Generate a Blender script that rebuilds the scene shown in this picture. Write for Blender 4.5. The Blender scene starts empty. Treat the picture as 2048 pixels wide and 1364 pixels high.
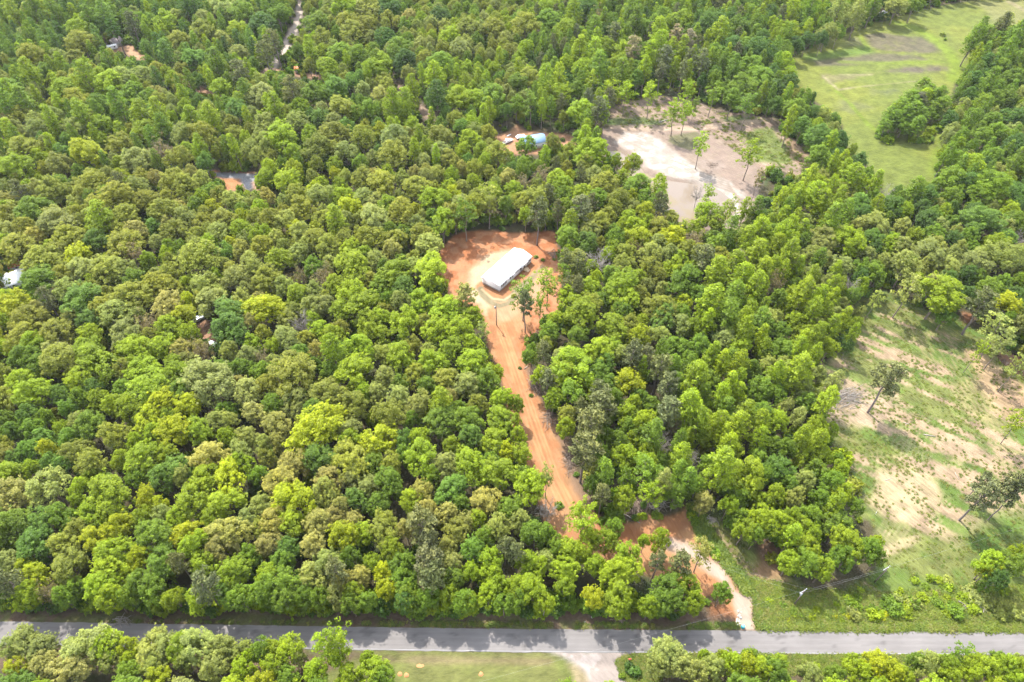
import bpy, math, random
import numpy as np
from mathutils import Vector, Euler

# ------------------------------------------------------------------ camera, world, sun, exposure
SC = bpy.context.scene
COL = SC.collection
H = 170.0
PITCH = math.radians(47.3)
FPX = 1365.3          # focal length in pixels of the 2048 px wide photograph
cam_d = bpy.data.cameras.new("camera")
cam = bpy.data.objects.new("camera", cam_d)
COL.objects.link(cam)
cam.location = (0, 0, H)
cam.rotation_euler = (math.radians(90) - PITCH, 0, 0)
cam_d.sensor_width = 36.0
cam_d.lens = 24.0
cam_d.clip_start = 1.0
cam_d.clip_end = 6000.0
SC.camera = cam

SUN_EL = math.radians(56)
SUN_AZ = math.radians(-28)          # measured from +Y (view direction) towards +X
sunvec = Vector((math.sin(SUN_AZ) * math.cos(SUN_EL), math.cos(SUN_AZ) * math.cos(SUN_EL), math.sin(SUN_EL)))
world = bpy.data.worlds.new("World")
SC.world = world
world.use_nodes = True
wn = world.node_tree
sky = wn.nodes.new("ShaderNodeTexSky")
sky.sky_type = 'NISHITA'
sky.sun_disc = False
sky.sun_elevation = SUN_EL
sky.sun_rotation = SUN_AZ % (2 * math.pi)
hs_ = wn.nodes.new("ShaderNodeHueSaturation")          # thin bright cloud takes most of the blue out of the sky
hs_.inputs["Saturation"].default_value = 0.36
hs_.inputs["Value"].default_value = 1.65
wn.links.new(sky.outputs[0], hs_.inputs["Color"])
wn.links.new(hs_.outputs[0], wn.nodes["Background"].inputs[0])
wn.nodes["Background"].inputs[1].default_value = 0.15
sun_d = bpy.data.lights.new("sun", 'SUN')
sun_d.energy = 3.2
sun_d.angle = math.radians(1.0)
sun_d.color = (1.0, 0.95, 0.87)
sun = bpy.data.objects.new("sun", sun_d)
COL.objects.link(sun)
sun.rotation_euler = sunvec.to_track_quat('Z', 'Y').to_euler()
SC.view_settings.view_transform = 'Standard'
SC.view_settings.look = 'None'
SC.view_settings.exposure = 1.97
SC.view_settings.gamma = 1.0

rng = np.random.default_rng(7)
random.seed(7)
CP, SP = math.cos(PITCH), math.sin(PITCH)

# ------------------------------------------------------------------ photo pixel -> place on the ground
def place(u, v, z=0.0):
    dx = u - 1024.0
    up = -(v - 682.0)
    dy = FPX * CP + up * SP
    dz = -FPX * SP + up * CP
    t = (z - H) / dz
    return (dx * t, dy * t)

def to_px(x, y, z):
    z = z - H
    f = y * CP - z * SP
    up = y * SP + z * CP
    return 1024.0 + FPX * x / f, 682.0 - FPX * up / f, f

def W(pts, z=0.0):
    return np.array([place(a, b, z) for a, b in pts])

# ------------------------------------------------------------------ numpy helpers
_tab = np.random.default_rng(3).random((256, 256))
def vnoise(x, y):
    xi = np.floor(x).astype(np.int64); yi = np.floor(y).astype(np.int64)
    fx = x - xi; fy = y - yi
    fx = fx * fx * (3 - 2 * fx); fy = fy * fy * (3 - 2 * fy)
    a = _tab[xi & 255, yi & 255]; b = _tab[(xi + 1) & 255, yi & 255]
    c = _tab[xi & 255, (yi + 1) & 255]; d = _tab[(xi + 1) & 255, (yi + 1) & 255]
    return (a * (1 - fx) + b * fx) * (1 - fy) + (c * (1 - fx) + d * fx) * fy
def fbm(x, y, s, o=4):
    r = 0.0; a = 0.5; t = 0.0
    x = x / s; y = y / s
    for i in range(o):
        r = r + a * vnoise(x + 17.3 * i, y + 9.1 * i); t += a
        a *= 0.5; x = x * 2.03; y = y * 2.03
    return r / t
def sdist(px, py, poly):
    """signed distance to polygon, negative inside"""
    n = len(poly)
    d = np.full(px.shape, 1e18); ins = np.zeros(px.shape, bool)
    for i in range(n):
        ax, ay = poly[i]; bx, by = poly[(i + 1) % n]
        ex, ey = bx - ax, by - ay
        wx, wy = px - ax, py - ay
        h = np.clip((wx * ex + wy * ey) / (ex * ex + ey * ey + 1e-12), 0, 1)
        d = np.minimum(d, (wx - ex * h) ** 2 + (wy - ey * h) ** 2)
        if ay != by:
            c = ((ay > py) != (by > py)) & (px < (bx - ax) * (py - ay) / (by - ay) + ax)
            ins ^= c
    d = np.sqrt(d)
    return np.where(ins, -d, d)
def ldist(px, py, line):
    d = np.full(px.shape, 1e18)
    for i in range(len(line) - 1):
        ax, ay = line[i]; bx, by = line[i + 1]
        ex, ey = bx - ax, by - ay
        wx, wy = px - ax, py - ay
        h = np.clip((wx * ex + wy * ey) / (ex * ex + ey * ey + 1e-12), 0, 1)
        d = np.minimum(d, (wx - ex * h) ** 2 + (wy - ey * h) ** 2)
    return np.sqrt(d)
def inpoly(x, y, poly):
    c = False; n = len(poly); j = n - 1
    for i in range(n):
        if (poly[i][1] > y) != (poly[j][1] > y) and x < (poly[j][0] - poly[i][0]) * (y - poly[i][1]) / (poly[j][1] - poly[i][1]) + poly[i][0]:
            c = not c
        j = i
    return c

def mesh_from(name, V, F, mats=(), mat_idx=None, smooth=False):
    """V (n,3), F list of (k,) arrays or array (m,4)/(m,3)"""
    me = bpy.data.meshes.new(name)
    V = np.asarray(V, np.float32).reshape(-1, 3)
    me.vertices.add(len(V)); me.vertices.foreach_set("co", V.ravel())
    if isinstance(F, np.ndarray):
        k = F.shape[1]; m = F.shape[0]
        me.loops.add(m * k); me.loops.foreach_set("vertex_index", F.astype(np.int32).ravel())
        me.polygons.add(m)
        me.polygons.foreach_set("loop_start", np.arange(0, m * k, k, dtype=np.int32))
    else:
        ls = [len(f) for f in F]
        me.loops.add(sum(ls)); me.loops.foreach_set("vertex_index", np.array([i for f in F for i in f], np.int32))
        me.polygons.add(len(F))
        me.polygons.foreach_set("loop_start", np.array([0] + list(np.cumsum(ls)[:-1]), np.int32))
        m = len(F)
    for mt in mats: me.materials.append(mt)
    if mat_idx is not None: me.polygons.foreach_set("material_index", np.asarray(mat_idx, np.int32))
    if smooth: me.polygons.foreach_set("use_smooth", np.ones(m, bool))
    me.update(calc_edges=True)
    return me

class MB:
    """mesh builder: boxes, tubes, prisms collected into one mesh"""
    def __init__(s): s.V = []; s.F = []
    def add(s, V, F):
        o = len(s.V); s.V += [tuple(v) for v in V]; s.F += [tuple(i + o for i in f) for f in F]
    def box(s, x0, y0, z0, x1, y1, z1):
        s.add([(x0, y0, z0), (x1, y0, z0), (x1, y1, z0), (x0, y1, z0), (x0, y0, z1), (x1, y0, z1), (x1, y1, z1), (x0, y1, z1)],
              [(0, 3, 2, 1), (4, 5, 6, 7), (0, 1, 5, 4), (1, 2, 6, 5), (2, 3, 7, 6), (3, 0, 4, 7)])
    def prism(s, prof, a, b, axis='x'):
        n = len(prof)
        mk = (lambda t, p: (t, p[0], p[1])) if axis == 'x' else ((lambda t, p: (p[0], t, p[1])) if axis == 'y' else (lambda t, p: (p[0], p[1], t)))
        V = [mk(a, p) for p in prof] + [mk(b, p) for p in prof]
        F = [tuple(range(n))[::-1], tuple(range(n, 2 * n))] + [(i, (i + 1) % n, (i + 1) % n + n, i + n) for i in range(n)]
        s.add(V, F)
    def tube(s, pts, rad, n=6, cap=True):
        pts = [Vector(p) for p in pts]
        if not isinstance(rad, (list, tuple)): rad = [rad] * len(pts)
        V = []; F = []
        for i, p in enumerate(pts):
            d = (pts[min(i + 1, len(pts) - 1)] - pts[max(i - 1, 0)]).normalized()
            a = d.cross(Vector((0, 0, 1))) if abs(d.z) < 0.95 else d.cross(Vector((1, 0, 0)))
            a.normalize(); b = d.cross(a)
            for k in range(n):
                t = 2 * math.pi * k / n
                V.append(p + a * (math.cos(t) * rad[i]) + b * (math.sin(t) * rad[i]))
        for i in range(len(pts) - 1):
            for k in range(n):
                F.append((i * n + k, i * n + (k + 1) % n, (i + 1) * n + (k + 1) % n, (i + 1) * n + k))
        if cap:
            F.append(tuple(range(n))[::-1]); F.append(tuple((len(pts) - 1) * n + k for k in range(n)))
        s.add(V, F)
    def mesh(s, name, mat, smooth=False):
        return mesh_from(name, s.V, s.F, [mat], smooth=smooth)
    def build(s, name, mat, parent=None, smooth=False, loc=None):
        o = bpy.data.objects.new(name, s.mesh(name, mat, smooth)); COL.objects.link(o)
        if parent: o.parent = parent
        if loc: o.location = loc
        return o

def tag(o, label=None, cat=None, group=None, kind=None):
    if label: o["label"] = label
    if cat: o["category"] = cat
    if group: o["group"] = group
    if kind: o["kind"] = kind
    return o
def thing(name, label, cat, loc=(0, 0, 0), rz=0.0, group=None):
    o = bpy.data.objects.new(name, None); COL.objects.link(o)
    o.location = loc; o.rotation_euler = (0, 0, rz); o.empty_display_size = 0.5
    return tag(o, label, cat, group)

# ------------------------------------------------------------------ materials
def new_mat(name):
    m = bpy.data.materials.new(name); m.use_nodes = True
    nt = m.node_tree
    return m, nt, nt.nodes["Principled BSDF"]
def plain(name, col, rough=0.7, metal=0.0, noise=0.0, scale=3.0, spec=0.3):
    m, nt, b = new_mat(name)
    b.inputs["Roughness"].default_value = rough; b.inputs["Metallic"].default_value = metal
    b.inputs["Specular IOR Level"].default_value = spec
    if noise:
        tc = nt.nodes.new("ShaderNodeTexCoord"); n = nt.nodes.new("ShaderNodeTexNoise")
        n.inputs["Scale"].default_value = scale; n.inputs["Detail"].default_value = 5
        nt.links.new(tc.outputs["Object"], n.inputs["Vector"])
        mr = nt.nodes.new("ShaderNodeMapRange"); mr.inputs[1].default_value = 0.25; mr.inputs[2].default_value = 0.75
        mr.inputs[3].default_value = 1 - noise; mr.inputs[4].default_value = 1 + noise
        mx = nt.nodes.new("ShaderNodeVectorMath"); mx.operation = 'SCALE'; mx.inputs[0].default_value = col[:3]
        nt.links.new(n.outputs[0], mr.inputs[0]); nt.links.new(mr.outputs[0], mx.inputs["Scale"])
        nt.links.new(mx.outputs[0], b.inputs["Base Color"])
    else:
        b.inputs["Base Color"].default_value = (*col[:3], 1)
    return m

def leaf_material(name, trans=0.35):
    m = bpy.data.materials.new(name); m.use_nodes = True
    nt = m.node_tree; N = nt.nodes; L = nt.links
    N.remove(N["Principled BSDF"])
    out = N["Material Output"]
    at = N.new("ShaderNodeAttribute"); at.attribute_type = 'INSTANCER'; at.attribute_name = "tint"
    va = N.new("ShaderNodeAttribute"); va.attribute_type = 'GEOMETRY'; va.attribute_name = "vary"
    sc = N.new("ShaderNodeVectorMath"); sc.operation = 'SCALE'
    L.new(at.outputs["Vector"], sc.inputs[0])
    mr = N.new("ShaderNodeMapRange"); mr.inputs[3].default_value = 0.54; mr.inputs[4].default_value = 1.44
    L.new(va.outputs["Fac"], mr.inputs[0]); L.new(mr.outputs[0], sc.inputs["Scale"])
    # young growth a little yellower than old leaves
    yl = N.new("ShaderNodeMix"); yl.data_type = 'RGBA'; yl.blend_type = 'MULTIPLY'
    yl.inputs["A"].default_value = (1, 1, 1, 1)
    L.new(va.outputs["Fac"], yl.inputs["Factor"]); L.new(sc.outputs[0], yl.inputs["A"])
    yl.inputs["B"].default_value = (1.22, 1.08, 0.75, 1)
    d = N.new("ShaderNodeBsdfDiffuse"); t = N.new("ShaderNodeBsdfTranslucent")
    g = N.new("ShaderNodeBsdfGlossy"); g.inputs["Roughness"].default_value = 0.55; g.inputs["Color"].default_value = (1, 1, 1, 1)
    L.new(yl.outputs["Result"], d.inputs[0])
    tr = N.new("ShaderNodeVectorMath"); tr.operation = 'MULTIPLY'; tr.inputs[1].default_value = (1.25, 1.2, 0.45)
    L.new(yl.outputs["Result"], tr.inputs[0]); L.new(tr.outputs[0], t.inputs[0])
    m1 = N.new("ShaderNodeMixShader"); m1.inputs[0].default_value = trans
    L.new(d.outputs[0], m1.inputs[1]); L.new(t.outputs[0], m1.inputs[2])
    m2 = N.new("ShaderNodeMixShader"); m2.inputs[0].default_value = 0.01
    L.new(m1.outputs[0], m2.inputs[1]); L.new(g.outputs[0], m2.inputs[2])
    L.new(m2.outputs[0], out.inputs[0])
    return m
LEAF = leaf_material("leaf", 0.44)
NEEDLE = leaf_material("needle", 0.15)
BARK = plain("bark", (0.16, 0.125, 0.10), 0.9, noise=0.35, scale=2.5)
PINEBARK = plain("pine_bark", (0.15, 0.12, 0.11), 0.9, noise=0.3, scale=2.5)
DEADBARK = plain("weathered_bark", (0.23, 0.205, 0.18), 0.9, noise=0.25, scale=2.5)
BRUSHWOOD = plain("cut_brushwood", (0.20, 0.15, 0.115), 0.9, noise=0.45, scale=1.2)

def ground_material(name, rough=0.95, fine=0.35, bump=0.5, scale=1.3, stretch=None):
    m, nt, b = new_mat(name); N = nt.nodes; L = nt.links
    b.inputs["Roughness"].default_value = rough; b.inputs["Specular IOR Level"].default_value = 0.15
    at = N.new("ShaderNodeAttribute"); at.attribute_name = "albedo"
    tc = N.new("ShaderNodeTexCoord")
    n1 = N.new("ShaderNodeTexNoise"); n1.inputs["Scale"].default_value = scale; n1.inputs["Detail"].default_value = 6; n1.inputs["Roughness"].default_value = 0.7
    n2 = N.new("ShaderNodeTexNoise"); n2.inputs["Scale"].default_value = 0.21; n2.inputs["Detail"].default_value = 4
    src = tc.outputs["Object"]
    if stretch:
        mp = N.new("ShaderNodeMapping"); mp.vector_type = 'TEXTURE'; mp.inputs["Rotation"].default_value = (0, 0, stretch[1]); mp.inputs["Scale"].default_value = (stretch[0], 1, 1)
        L.new(src, mp.inputs["Vector"]); src = mp.outputs["Vector"]
    L.new(src, n1.inputs["Vector"]); L.new(tc.outputs["Object"], n2.inputs["Vector"])
    ad = N.new("ShaderNodeMath"); ad.operation = 'ADD'
    L.new(n1.outputs[0], ad.inputs[0]); L.new(n2.outputs[0], ad.inputs[1])
    mr = N.new("ShaderNodeMapRange"); mr.inputs[1].default_value = 0.65; mr.inputs[2].default_value = 1.35
    mr.inputs[3].default_value = 1 - fine; mr.inputs[4].default_value = 1 + fine
    L.new(ad.outputs[0], mr.inputs[0])
    sc = N.new("ShaderNodeVectorMath"); sc.operation = 'SCALE'
    L.new(at.outputs["Vector"], sc.inputs[0]); L.new(mr.outputs[0], sc.inputs["Scale"])
    L.new(sc.outputs[0], b.inputs["Base Color"])
    bp = N.new("ShaderNodeBump"); bp.inputs["Strength"].default_value = bump; bp.inputs["Distance"].default_value = 0.35
    L.new(n1.outputs[0], bp.inputs["Height"]); L.new(bp.outputs[0], b.inputs["Normal"])
    return m
DRIVE_DIR = math.atan2(-69.0, 26.0)
G_FOREST = ground_material("forest_floor", fine=0.4, bump=0.8)
G_DIRT = ground_material("red_dirt", fine=0.24, bump=0.5, scale=1.6)
G_DRIVE = ground_material("rutted_red_dirt", fine=0.22, bump=0.6, scale=1.3, stretch=(7.0, DRIVE_DIR))
G_SAND = ground_material("pale_sand", fine=0.26, bump=0.5, scale=1.3, stretch=(3.0, -0.75))
G_GRASS = ground_material("grass_sward", fine=0.42, bump=0.9, scale=1.3, stretch=(2.5, 0.12))
G_SLASH = ground_material("straw_and_slash", fine=0.55, bump=1.0, scale=1.5, stretch=(5.0, -0.95))
G_ROAD = ground_material("worn_asphalt", rough=0.85, fine=0.10, bump=0.1, scale=3.0, stretch=(12.0, 0.0))
# ------------------------------------------------------------------ the lie of the land (outlines of ground cover, in the survey's photo coordinates)
ROAD_C = [(-400, 1258), (0, 1266), (400, 1272), (1000, 1281), (1600, 1285), (2048, 1287), (2500, 1290)]
P = dict(
 drive=[(1062,640),(1042,700),(1056,735),(1068,775),(1088,805),(1112,850),(1126,900),(1146,960),(1172,1005),(1205,1042),(1260,1048),(1300,1032),(1340,1034),(1374,1020),(1382,1020),(1402,1085),(1440,1122),(1476,1172),(1500,1205),(1512,1262),(1484,1262),(1466,1228),(1430,1195),(1380,1185),(1330,1160),(1280,1140),(1200,1120),(1150,1100),(1100,1075),(1085,1040),(1078,1000),(1046,930),(1022,860),(1008,780),(992,730),(972,680),(955,600),(990,580),(1040,590)],
 yard=[(880,492),(905,472),(960,462),(1010,464),(1060,468),(1106,466),(1122,520),(1124,560),(1120,620),(1085,660),(1050,690),(1000,690),(960,625),(900,600),(872,560)],
 sand=[(1190,254),(1240,250),(1340,254),(1392,258),(1430,275),(1470,300),(1512,335),(1520,385),(1505,440),(1475,462),(1395,462),(1340,440),(1290,400),(1250,360),(1205,310)],
 pond=[(1216,299),(1240,300),(1260,316),(1282,331),(1300,350),(1345,360),(1400,367),(1440,378),(1466,398),(1474,420),(1460,438),(1410,448),(1370,446),(1325,425),(1285,388),(1258,350),(1222,318)],
 slash=[(1215,215),(1300,190),(1390,200),(1450,225),(1530,235),(1560,252),(1600,300),(1622,335),(1600,350),(1560,345),(1520,345),(1470,300),(1430,275),(1390,258),(1230,254)],
 field=[(1578,118),(1640,87),(1700,64),(1760,42),(1830,24),(1900,8),(2060,-12),(2120,40),(2060,62),(1960,62),(1935,100),(1948,122),(1915,160),(1893,230),(1878,275),(1872,310),(1864,345),(1858,392),(1800,402),(1748,385),(1742,335),(1692,295),(1680,250),(1640,210),(1600,182),(1580,150)],
 clear=[(1710,610),(1740,580),(1790,592),(1850,622),(1920,642),(1990,665),(2048,745),(2140,900),(2140,1160),(2140,1255),(1800,1258),(1520,1258),(1505,1200),(1478,1165),(1440,1110),(1405,1070),(1430,1050),(1475,1075),(1560,1160),(1620,1190),(1720,1160),(1770,1120),(1735,1040),(1700,960),(1680,900),(1655,850),(1640,770),(1650,725),(1700,690)],
 lawn=[(770,1304),(1000,1308),(1110,1310),(1150,1322),(1215,1400),(560,1400),(700,1320)],
 gravel=[(1105,1302),(1165,1300),(1260,1302),(1236,1318),(1232,1330),(1262,1370),(1290,1410),(1195,1410),(1170,1345),(1140,1322)],
 stub=[(1236,1318),(1265,1306),(1330,1308),(1340,1340),(1300,1370),(1262,1372),(1232,1332)],
 nyard=[(205,100),(220,92),(245,90),(265,88),(275,95),(285,110),(296,122),(278,122),(255,108),(215,108)],
 nroad=[(594,-15),(601,0),(604,25),(600,50),(588,80),(570,110),(548,142),(540,155),(524,150),(545,120),(565,85),(585,50),(594,25),(590,-15)],
 pad=[(424,342),(470,344),(510,346),(548,352),(550,366),(515,368),(500,378),(460,380),(436,362)],
 barn=[(980,275),(1015,262),(1035,248),(1050,262),(1130,268),(1152,276),(1148,300),(1090,298),(1075,310),(1020,308),(985,300)],
 glade=[(392,640),(425,640),(432,690),(415,700),(398,670)],
)
PW = {k: W(v) for k, v in P.items()}
ROADW = W(ROAD_C)
ROAD_HALF = 2.72
CREEK = [(1990,705),(2015,700),(2048,712),(2080,740),(2100,775),(2060,770),(2030,745),(2005,725)]

def ground_height(x, y):
    h = (fbm(x, y, 26.0, 3) - 0.5) * 0.7
    r = ldist(x, y, ROADW)
    h = h * np.clip((r - 3.5) / 5.0, 0, 1)
    h = h - 0.35 * np.exp(-((r - 5.2) / 1.1) ** 2)                  # roadside ditch
    d = sdist(x, y, W(CREEK))
    h = np.where(d < 3, h * np.clip(d / 3, 0, 1) - 0.8 * np.clip((1.5 - d) / 3.0, 0, 1), h)
    d = sdist(x, y, PW['pond'])
    h = np.where(d < 4, h * np.clip(d / 4, 0, 1) - 1.3 * np.clip((2.0 - d) / 4.0, 0, 1), h)
    return h
def hz(x, y):
    return float(ground_height(np.array([float(x)]), np.array([float(y)]))[0])

def mixc(c, col, m):
    return c * (1 - m[..., None]) + np.asarray(col) * m[..., None]
def smooth(d, w):
    t = np.clip(0.5 - d / w, 0, 1)
    return t * t * (3 - 2 * t)

RED = (0.40, 0.155, 0.065); ORANGE = (0.41, 0.215, 0.098); CREAM = (0.53, 0.41, 0.26); TAN = (0.36, 0.27, 0.17)
GRASS = (0.135, 0.185, 0.040); LUSH = (0.085, 0.155, 0.022); DULL = (0.14, 0.16, 0.05)
def ground_albedo(x, y):
    n1 = fbm(x, y, 9.0, 4); n2 = fbm(x + 400, y + 90, 3.2, 4); n3 = fbm(x - 200, y + 700, 34.0, 3)
    wob = (n1 - 0.5) * 7.0 + (n2 - 0.5) * 3.0
    c = np.zeros(x.shape + (3,))
    c[:] = (0.072, 0.076, 0.034)
    c = mixc(c, (0.052, 0.075, 0.022), smooth(n2 - 0.5, 0.25))
    c = mixc(c, (0.11, 0.075, 0.048), smooth(0.38 - n1, 0.15) * 0.5)
    def area(key, col, soft=3.0, k=1.0, w=1.0):
        nonlocal c
        d = sdist(x, y, PW[key] if isinstance(key, str) else W(key)) + wob * w
        m = smooth(d, soft) * k
        c = mixc(c, col, m); return m
    def band(pts, half, col, soft=1.2, k=1.0, w=0.25):
        nonlocal c
        d = ldist(x, y, W(pts)) - half + wob * w
        m = smooth(d, soft) * k
        c = mixc(c, col, m); return m
    # road verges
    r = ldist(x, y, ROADW)
    c = mixc(c, (0.15, 0.105, 0.07), smooth(r - 8.0 + wob * 0.4, 3.0))
    c = mixc(c, DULL, smooth(r - 5.0 + wob * 0.4, 2.0) * smooth(n2 - 0.5, 0.3) * 0.8)
    # open clearing: grass with straw and slash
    mcl = area('clear', GRASS, 4.0)
    inc = mcl
    a = 0.9
    u = x * math.cos(a) + y * math.sin(a); vv = -x * math.sin(a) + y * math.cos(a)
    st = fbm(u, vv * 0.22, 2.2, 4); st2 = fbm(u + 77, vv * 0.3 + 30, 7.0, 3)
    c = mixc(c, (0.175, 0.185, 0.055), inc * smooth(st2 - 0.5, 0.3) * 0.8)
    c = mixc(c, LUSH, inc * smooth(0.55 - n1, 0.12) * 0.7)
    straw = smooth(0.515 - st * 0.6 - st2 * 0.4, 0.08)
    core = smooth(sdist(x, y, W([(1690,690),(1760,610),(1860,640),(1960,700),(2080,830),(2100,1000),(1960,1040),(1890,1080),(1780,1100),(1720,1000),(1650,860),(1640,760)])) + wob, 9.0)
    c = mixc(c, (0.37, 0.265, 0.17), inc * core * straw * 0.95)
    area([(1640,770),(1700,765),(1790,800),(1760,860),(1690,850),(1650,830)], (0.40, 0.30, 0.20), 4.0, 0.85)
    area([(1740,960),(1800,930),(1880,960),(1905,1000),(1860,1030),(1770,1040),(1735,1010)], (0.42, 0.32, 0.19), 4.0, 0.9)
    area([(1920,690),(1960,700),(2060,800),(2080,860),(2030,850),(1960,770)], (0.42, 0.28, 0.17), 4.0, 0.8)
    area([(1700,870),(1760,870),(1800,900),(1790,925),(1730,910),(1700,900)], (0.13, 0.165, 0.03), 4.0, 0.8)
    for k in range(-3, 4):
        band([(1745 + k * 5, 1110 + k * 5), (1800 + k * 8, 1040 + k * 4), (1850 + k * 10, 985)], 0.25, (0.42, 0.34, 0.2), 0.8, 0.45, 0.12)
        band([(1700 + k * 9, 770 + k * 4), (1760 + k * 6, 850), (1850 + k * 4, 930 - k * 6)], 0.25, (0.44, 0.34, 0.22), 0.8, 0.35, 0.12)
        band([(1850 + k * 12, 660), (1950 + k * 10, 800), (2060 + k * 8, 960)], 0.3, (0.44, 0.31, 0.19), 0.9, 0.4, 0.12)
    band([(1760,1110),(1835,1075)], 0.9, (0.40, 0.32, 0.18), 1.2, 0.8)
    band([(1420,1060),(1470,1120),(1530,1165),(1590,1185)], 1.7, (0.27, 0.20, 0.12), 2.0, 0.8)
    area([(1520,1080),(1560,1100),(1560,1150),(1520,1150)], (0.30, 0.17, 0.10), 4.0, 0.8)
    band([(1730,1166),(1800,1215)], 0.7, (0.33, 0.23, 0.14), 1.0, 0.8)
    area([(1505,1165),(1560,1185),(1640,1195),(1760,1190),(1880,1180),(2140,1170),(2140,1246),(1520,1250)], (0.14, 0.20, 0.03), 5.0, 0.7)
    band([(1520,1256),(1800,1259),(2150,1262)], 0.9, (0.33, 0.25, 0.14), 1.4, 0.5)
    # hay field
    mf = area('field', (0.175, 0.195, 0.034), 3.0, 1.0, 0.7)
    c = mixc(c, (0.135, 0.170, 0.034), mf * smooth(n3 - 0.5, 0.2) * 0.7)
    brown = (0.125, 0.10, 0.078)
    fs = smooth(n2 - 0.62, 0.3)
    def fband(pts, col, k=0.8):
        nonlocal c
        d = sdist(x, y, W(pts)) + wob * 0.8
        c = mixc(c, col, smooth(d, 5.0) * k * (0.72 + 0.28 * fs))
    fband([(1728,70),(1760,66),(1840,76),(1872,88),(1885,104),(1830,106),(1770,103),(1740,92)], brown)
    fband([(1690,78),(1715,72),(1730,92),(1700,92)], (0.15, 0.15, 0.075), 0.7)
    fband([(1616,120),(1680,114),(1760,108),(1835,112),(1845,119),(1760,124),(1690,130),(1630,131)], brown, 0.75)
    fband([(1768,143),(1820,134),(1895,134),(1905,142),(1860,147),(1790,148)], brown, 0.9)
    fband([(1640,148),(1700,150),(1760,146),(1700,160),(1660,165)], (0.2, 0.17, 0.09), 0.7)
    fband([(1680,200),(1730,206),(1745,216),(1700,228),(1680,220)], (0.14, 0.14, 0.08), 0.5)
    fband([(1740,178),(1790,182),(1780,190),(1745,188)], (0.13, 0.14, 0.08), 0.5)
    band([(1640,146),(1660,165),(1677,180),(1720,174),(1830,163)], 0.4, (0.30, 0.26, 0.15), 1.6, 0.75)
    band([(1678,150),(1745,150)], 0.5, (0.38, 0.32, 0.2), 1.2, 0.6)
    lime = (0.165, 0.225, 0.022)
    band([(1672,183),(1700,207),(1735,248),(1765,275)], 1.0, lime, 1.6, 0.85)
    band([(1718,72),(1735,95)], 1.2, lime, 1.6, 0.7)
    band([(1790,45),(1830,55),(1870,78),(1900,108),(1914,130),(1905,160)], 3.2, lime, 5.0, 0.9)
    band([(1885,275),(1876,300),(1868,345),(1862,390)], 2.0, lime, 4.0, 0.8)
    band([(1620,115),(1700,105),(1730,100)], 4.0, (0.125, 0.205, 0.035), 6.0, 0.7)
    band([(1680,124),(1780,127),(1900,124)], 1.6, lime, 3.0, 0.6)
    band([(2018,4),(2050,22),(2070,40)], 1.8, (0.42, 0.33, 0.22), 2.5, 0.8)
    area([(1950,5),(2080,-5),(2080,55),(1990,50)], (0.22, 0.21, 0.09), 8.0, 0.6)
    # slash strip and pond bank
    ms = area('slash', (0.25, 0.18, 0.135), 3.5)
    c = mixc(c, (0.29, 0.215, 0.155), ms * smooth(0.5 - n1, 0.2))
    area([(1200,236),(1290,234),(1330,246),(1290,254),(1210,254)], (0.085, 0.135, 0.03), 3.0, 0.8)
    area([(1440,238),(1500,236),(1540,240),(1480,250)], (0.085, 0.135, 0.03), 3.0, 0.8)
    area([(1470,268),(1545,258),(1592,300),(1582,335),(1515,325)], (0.15, 0.19, 0.045), 4.0, 0.95)
    area([(1560,262),(1590,275),(1622,335),(1600,345),(1575,300)], (0.31, 0.21, 0.13), 3.0, 0.9)
    msd = area('sand', (0.275, 0.21, 0.16), 3.5)
    c = mixc(c, (0.27, 0.20, 0.16), msd * smooth(0.47 - n2, 0.12) * 0.8)
    white = (0.47, 0.43, 0.38)
    mw = area([(1225,285),(1250,264),(1290,265),(1325,280),(1360,310),(1400,345),(1450,365),(1488,395),(1490,430),(1455,450),(1470,420),(1462,392),(1430,375),(1350,356),(1300,335),(1270,300)], white, 4.0, 0.95, 0.8)
    c = mixc(c, (0.31, 0.255, 0.205), mw * smooth(0.45 - n2, 0.12) * 0.7)
    for k in range(-2, 3):
        band([(1400, 352 + k * 4), (1455, 372 + k * 4), (1484 + k * 3, 402), (1488 + k * 3, 430), (1455, 452 + k * 2)], 0.35, (0.27, 0.215, 0.17), 0.8, 0.75, 0.1)
        band([(1250 + k * 12, 268), (1330 + k * 12, 300 - k * 4), (1440, 340 - k * 8)], 0.3, (0.27, 0.215, 0.17), 0.9, 0.5, 0.2)
    area([(1300,290),(1340,292),(1352,306),(1330,320),(1305,310)], (0.36, 0.28, 0.24), 3.0, 0.5)
    area([(1400,318),(1440,316),(1452,335),(1425,345),(1400,335)], (0.30, 0.24, 0.20), 3.0, 0.6)
    area([(1330,268),(1390,266),(1400,285),(1380,298),(1340,290)], (0.12, 0.13, 0.05), 3.0, 0.75)
    band([(1225,254),(1300,258),(1390,257),(1450,250),(1540,240)], 2.0, (0.43, 0.32, 0.23), 2.5, 0.85)
    area([(1200,258),(1225,258),(1220,300),(1205,310)], (0.27, 0.20, 0.15), 3.0, 0.7)
    # yard and driveway
    md = area('yard', RED, 2.5, 1.0, 0.5)
    c = mixc(c, (0.50, 0.25, 0.13), md * smooth(0.5 - n2, 0.16) * 0.75)
    mdv = area('drive', ORANGE, 2.0, 1.0, 0.35)
    c = mixc(c, (0.40, 0.17, 0.075), mdv * smooth(0.44 - n1, 0.12) * 0.7)
    c = mixc(c, (0.47, 0.275, 0.14), mdv * smooth(n2 - 0.48, 0.2) * 0.45)
    area([(945,545),(985,506),(1030,500),(1040,530),(985,570),(975,640),(958,610),(940,580)], CREAM, 4.0, 0.9, 0.8)
    area([(1040,545),(1075,525),(1100,540),(1090,580),(1050,615),(1020,640),(990,640),(1000,600)], (0.47, 0.31, 0.18), 4.0, 0.75, 0.7)
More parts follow.
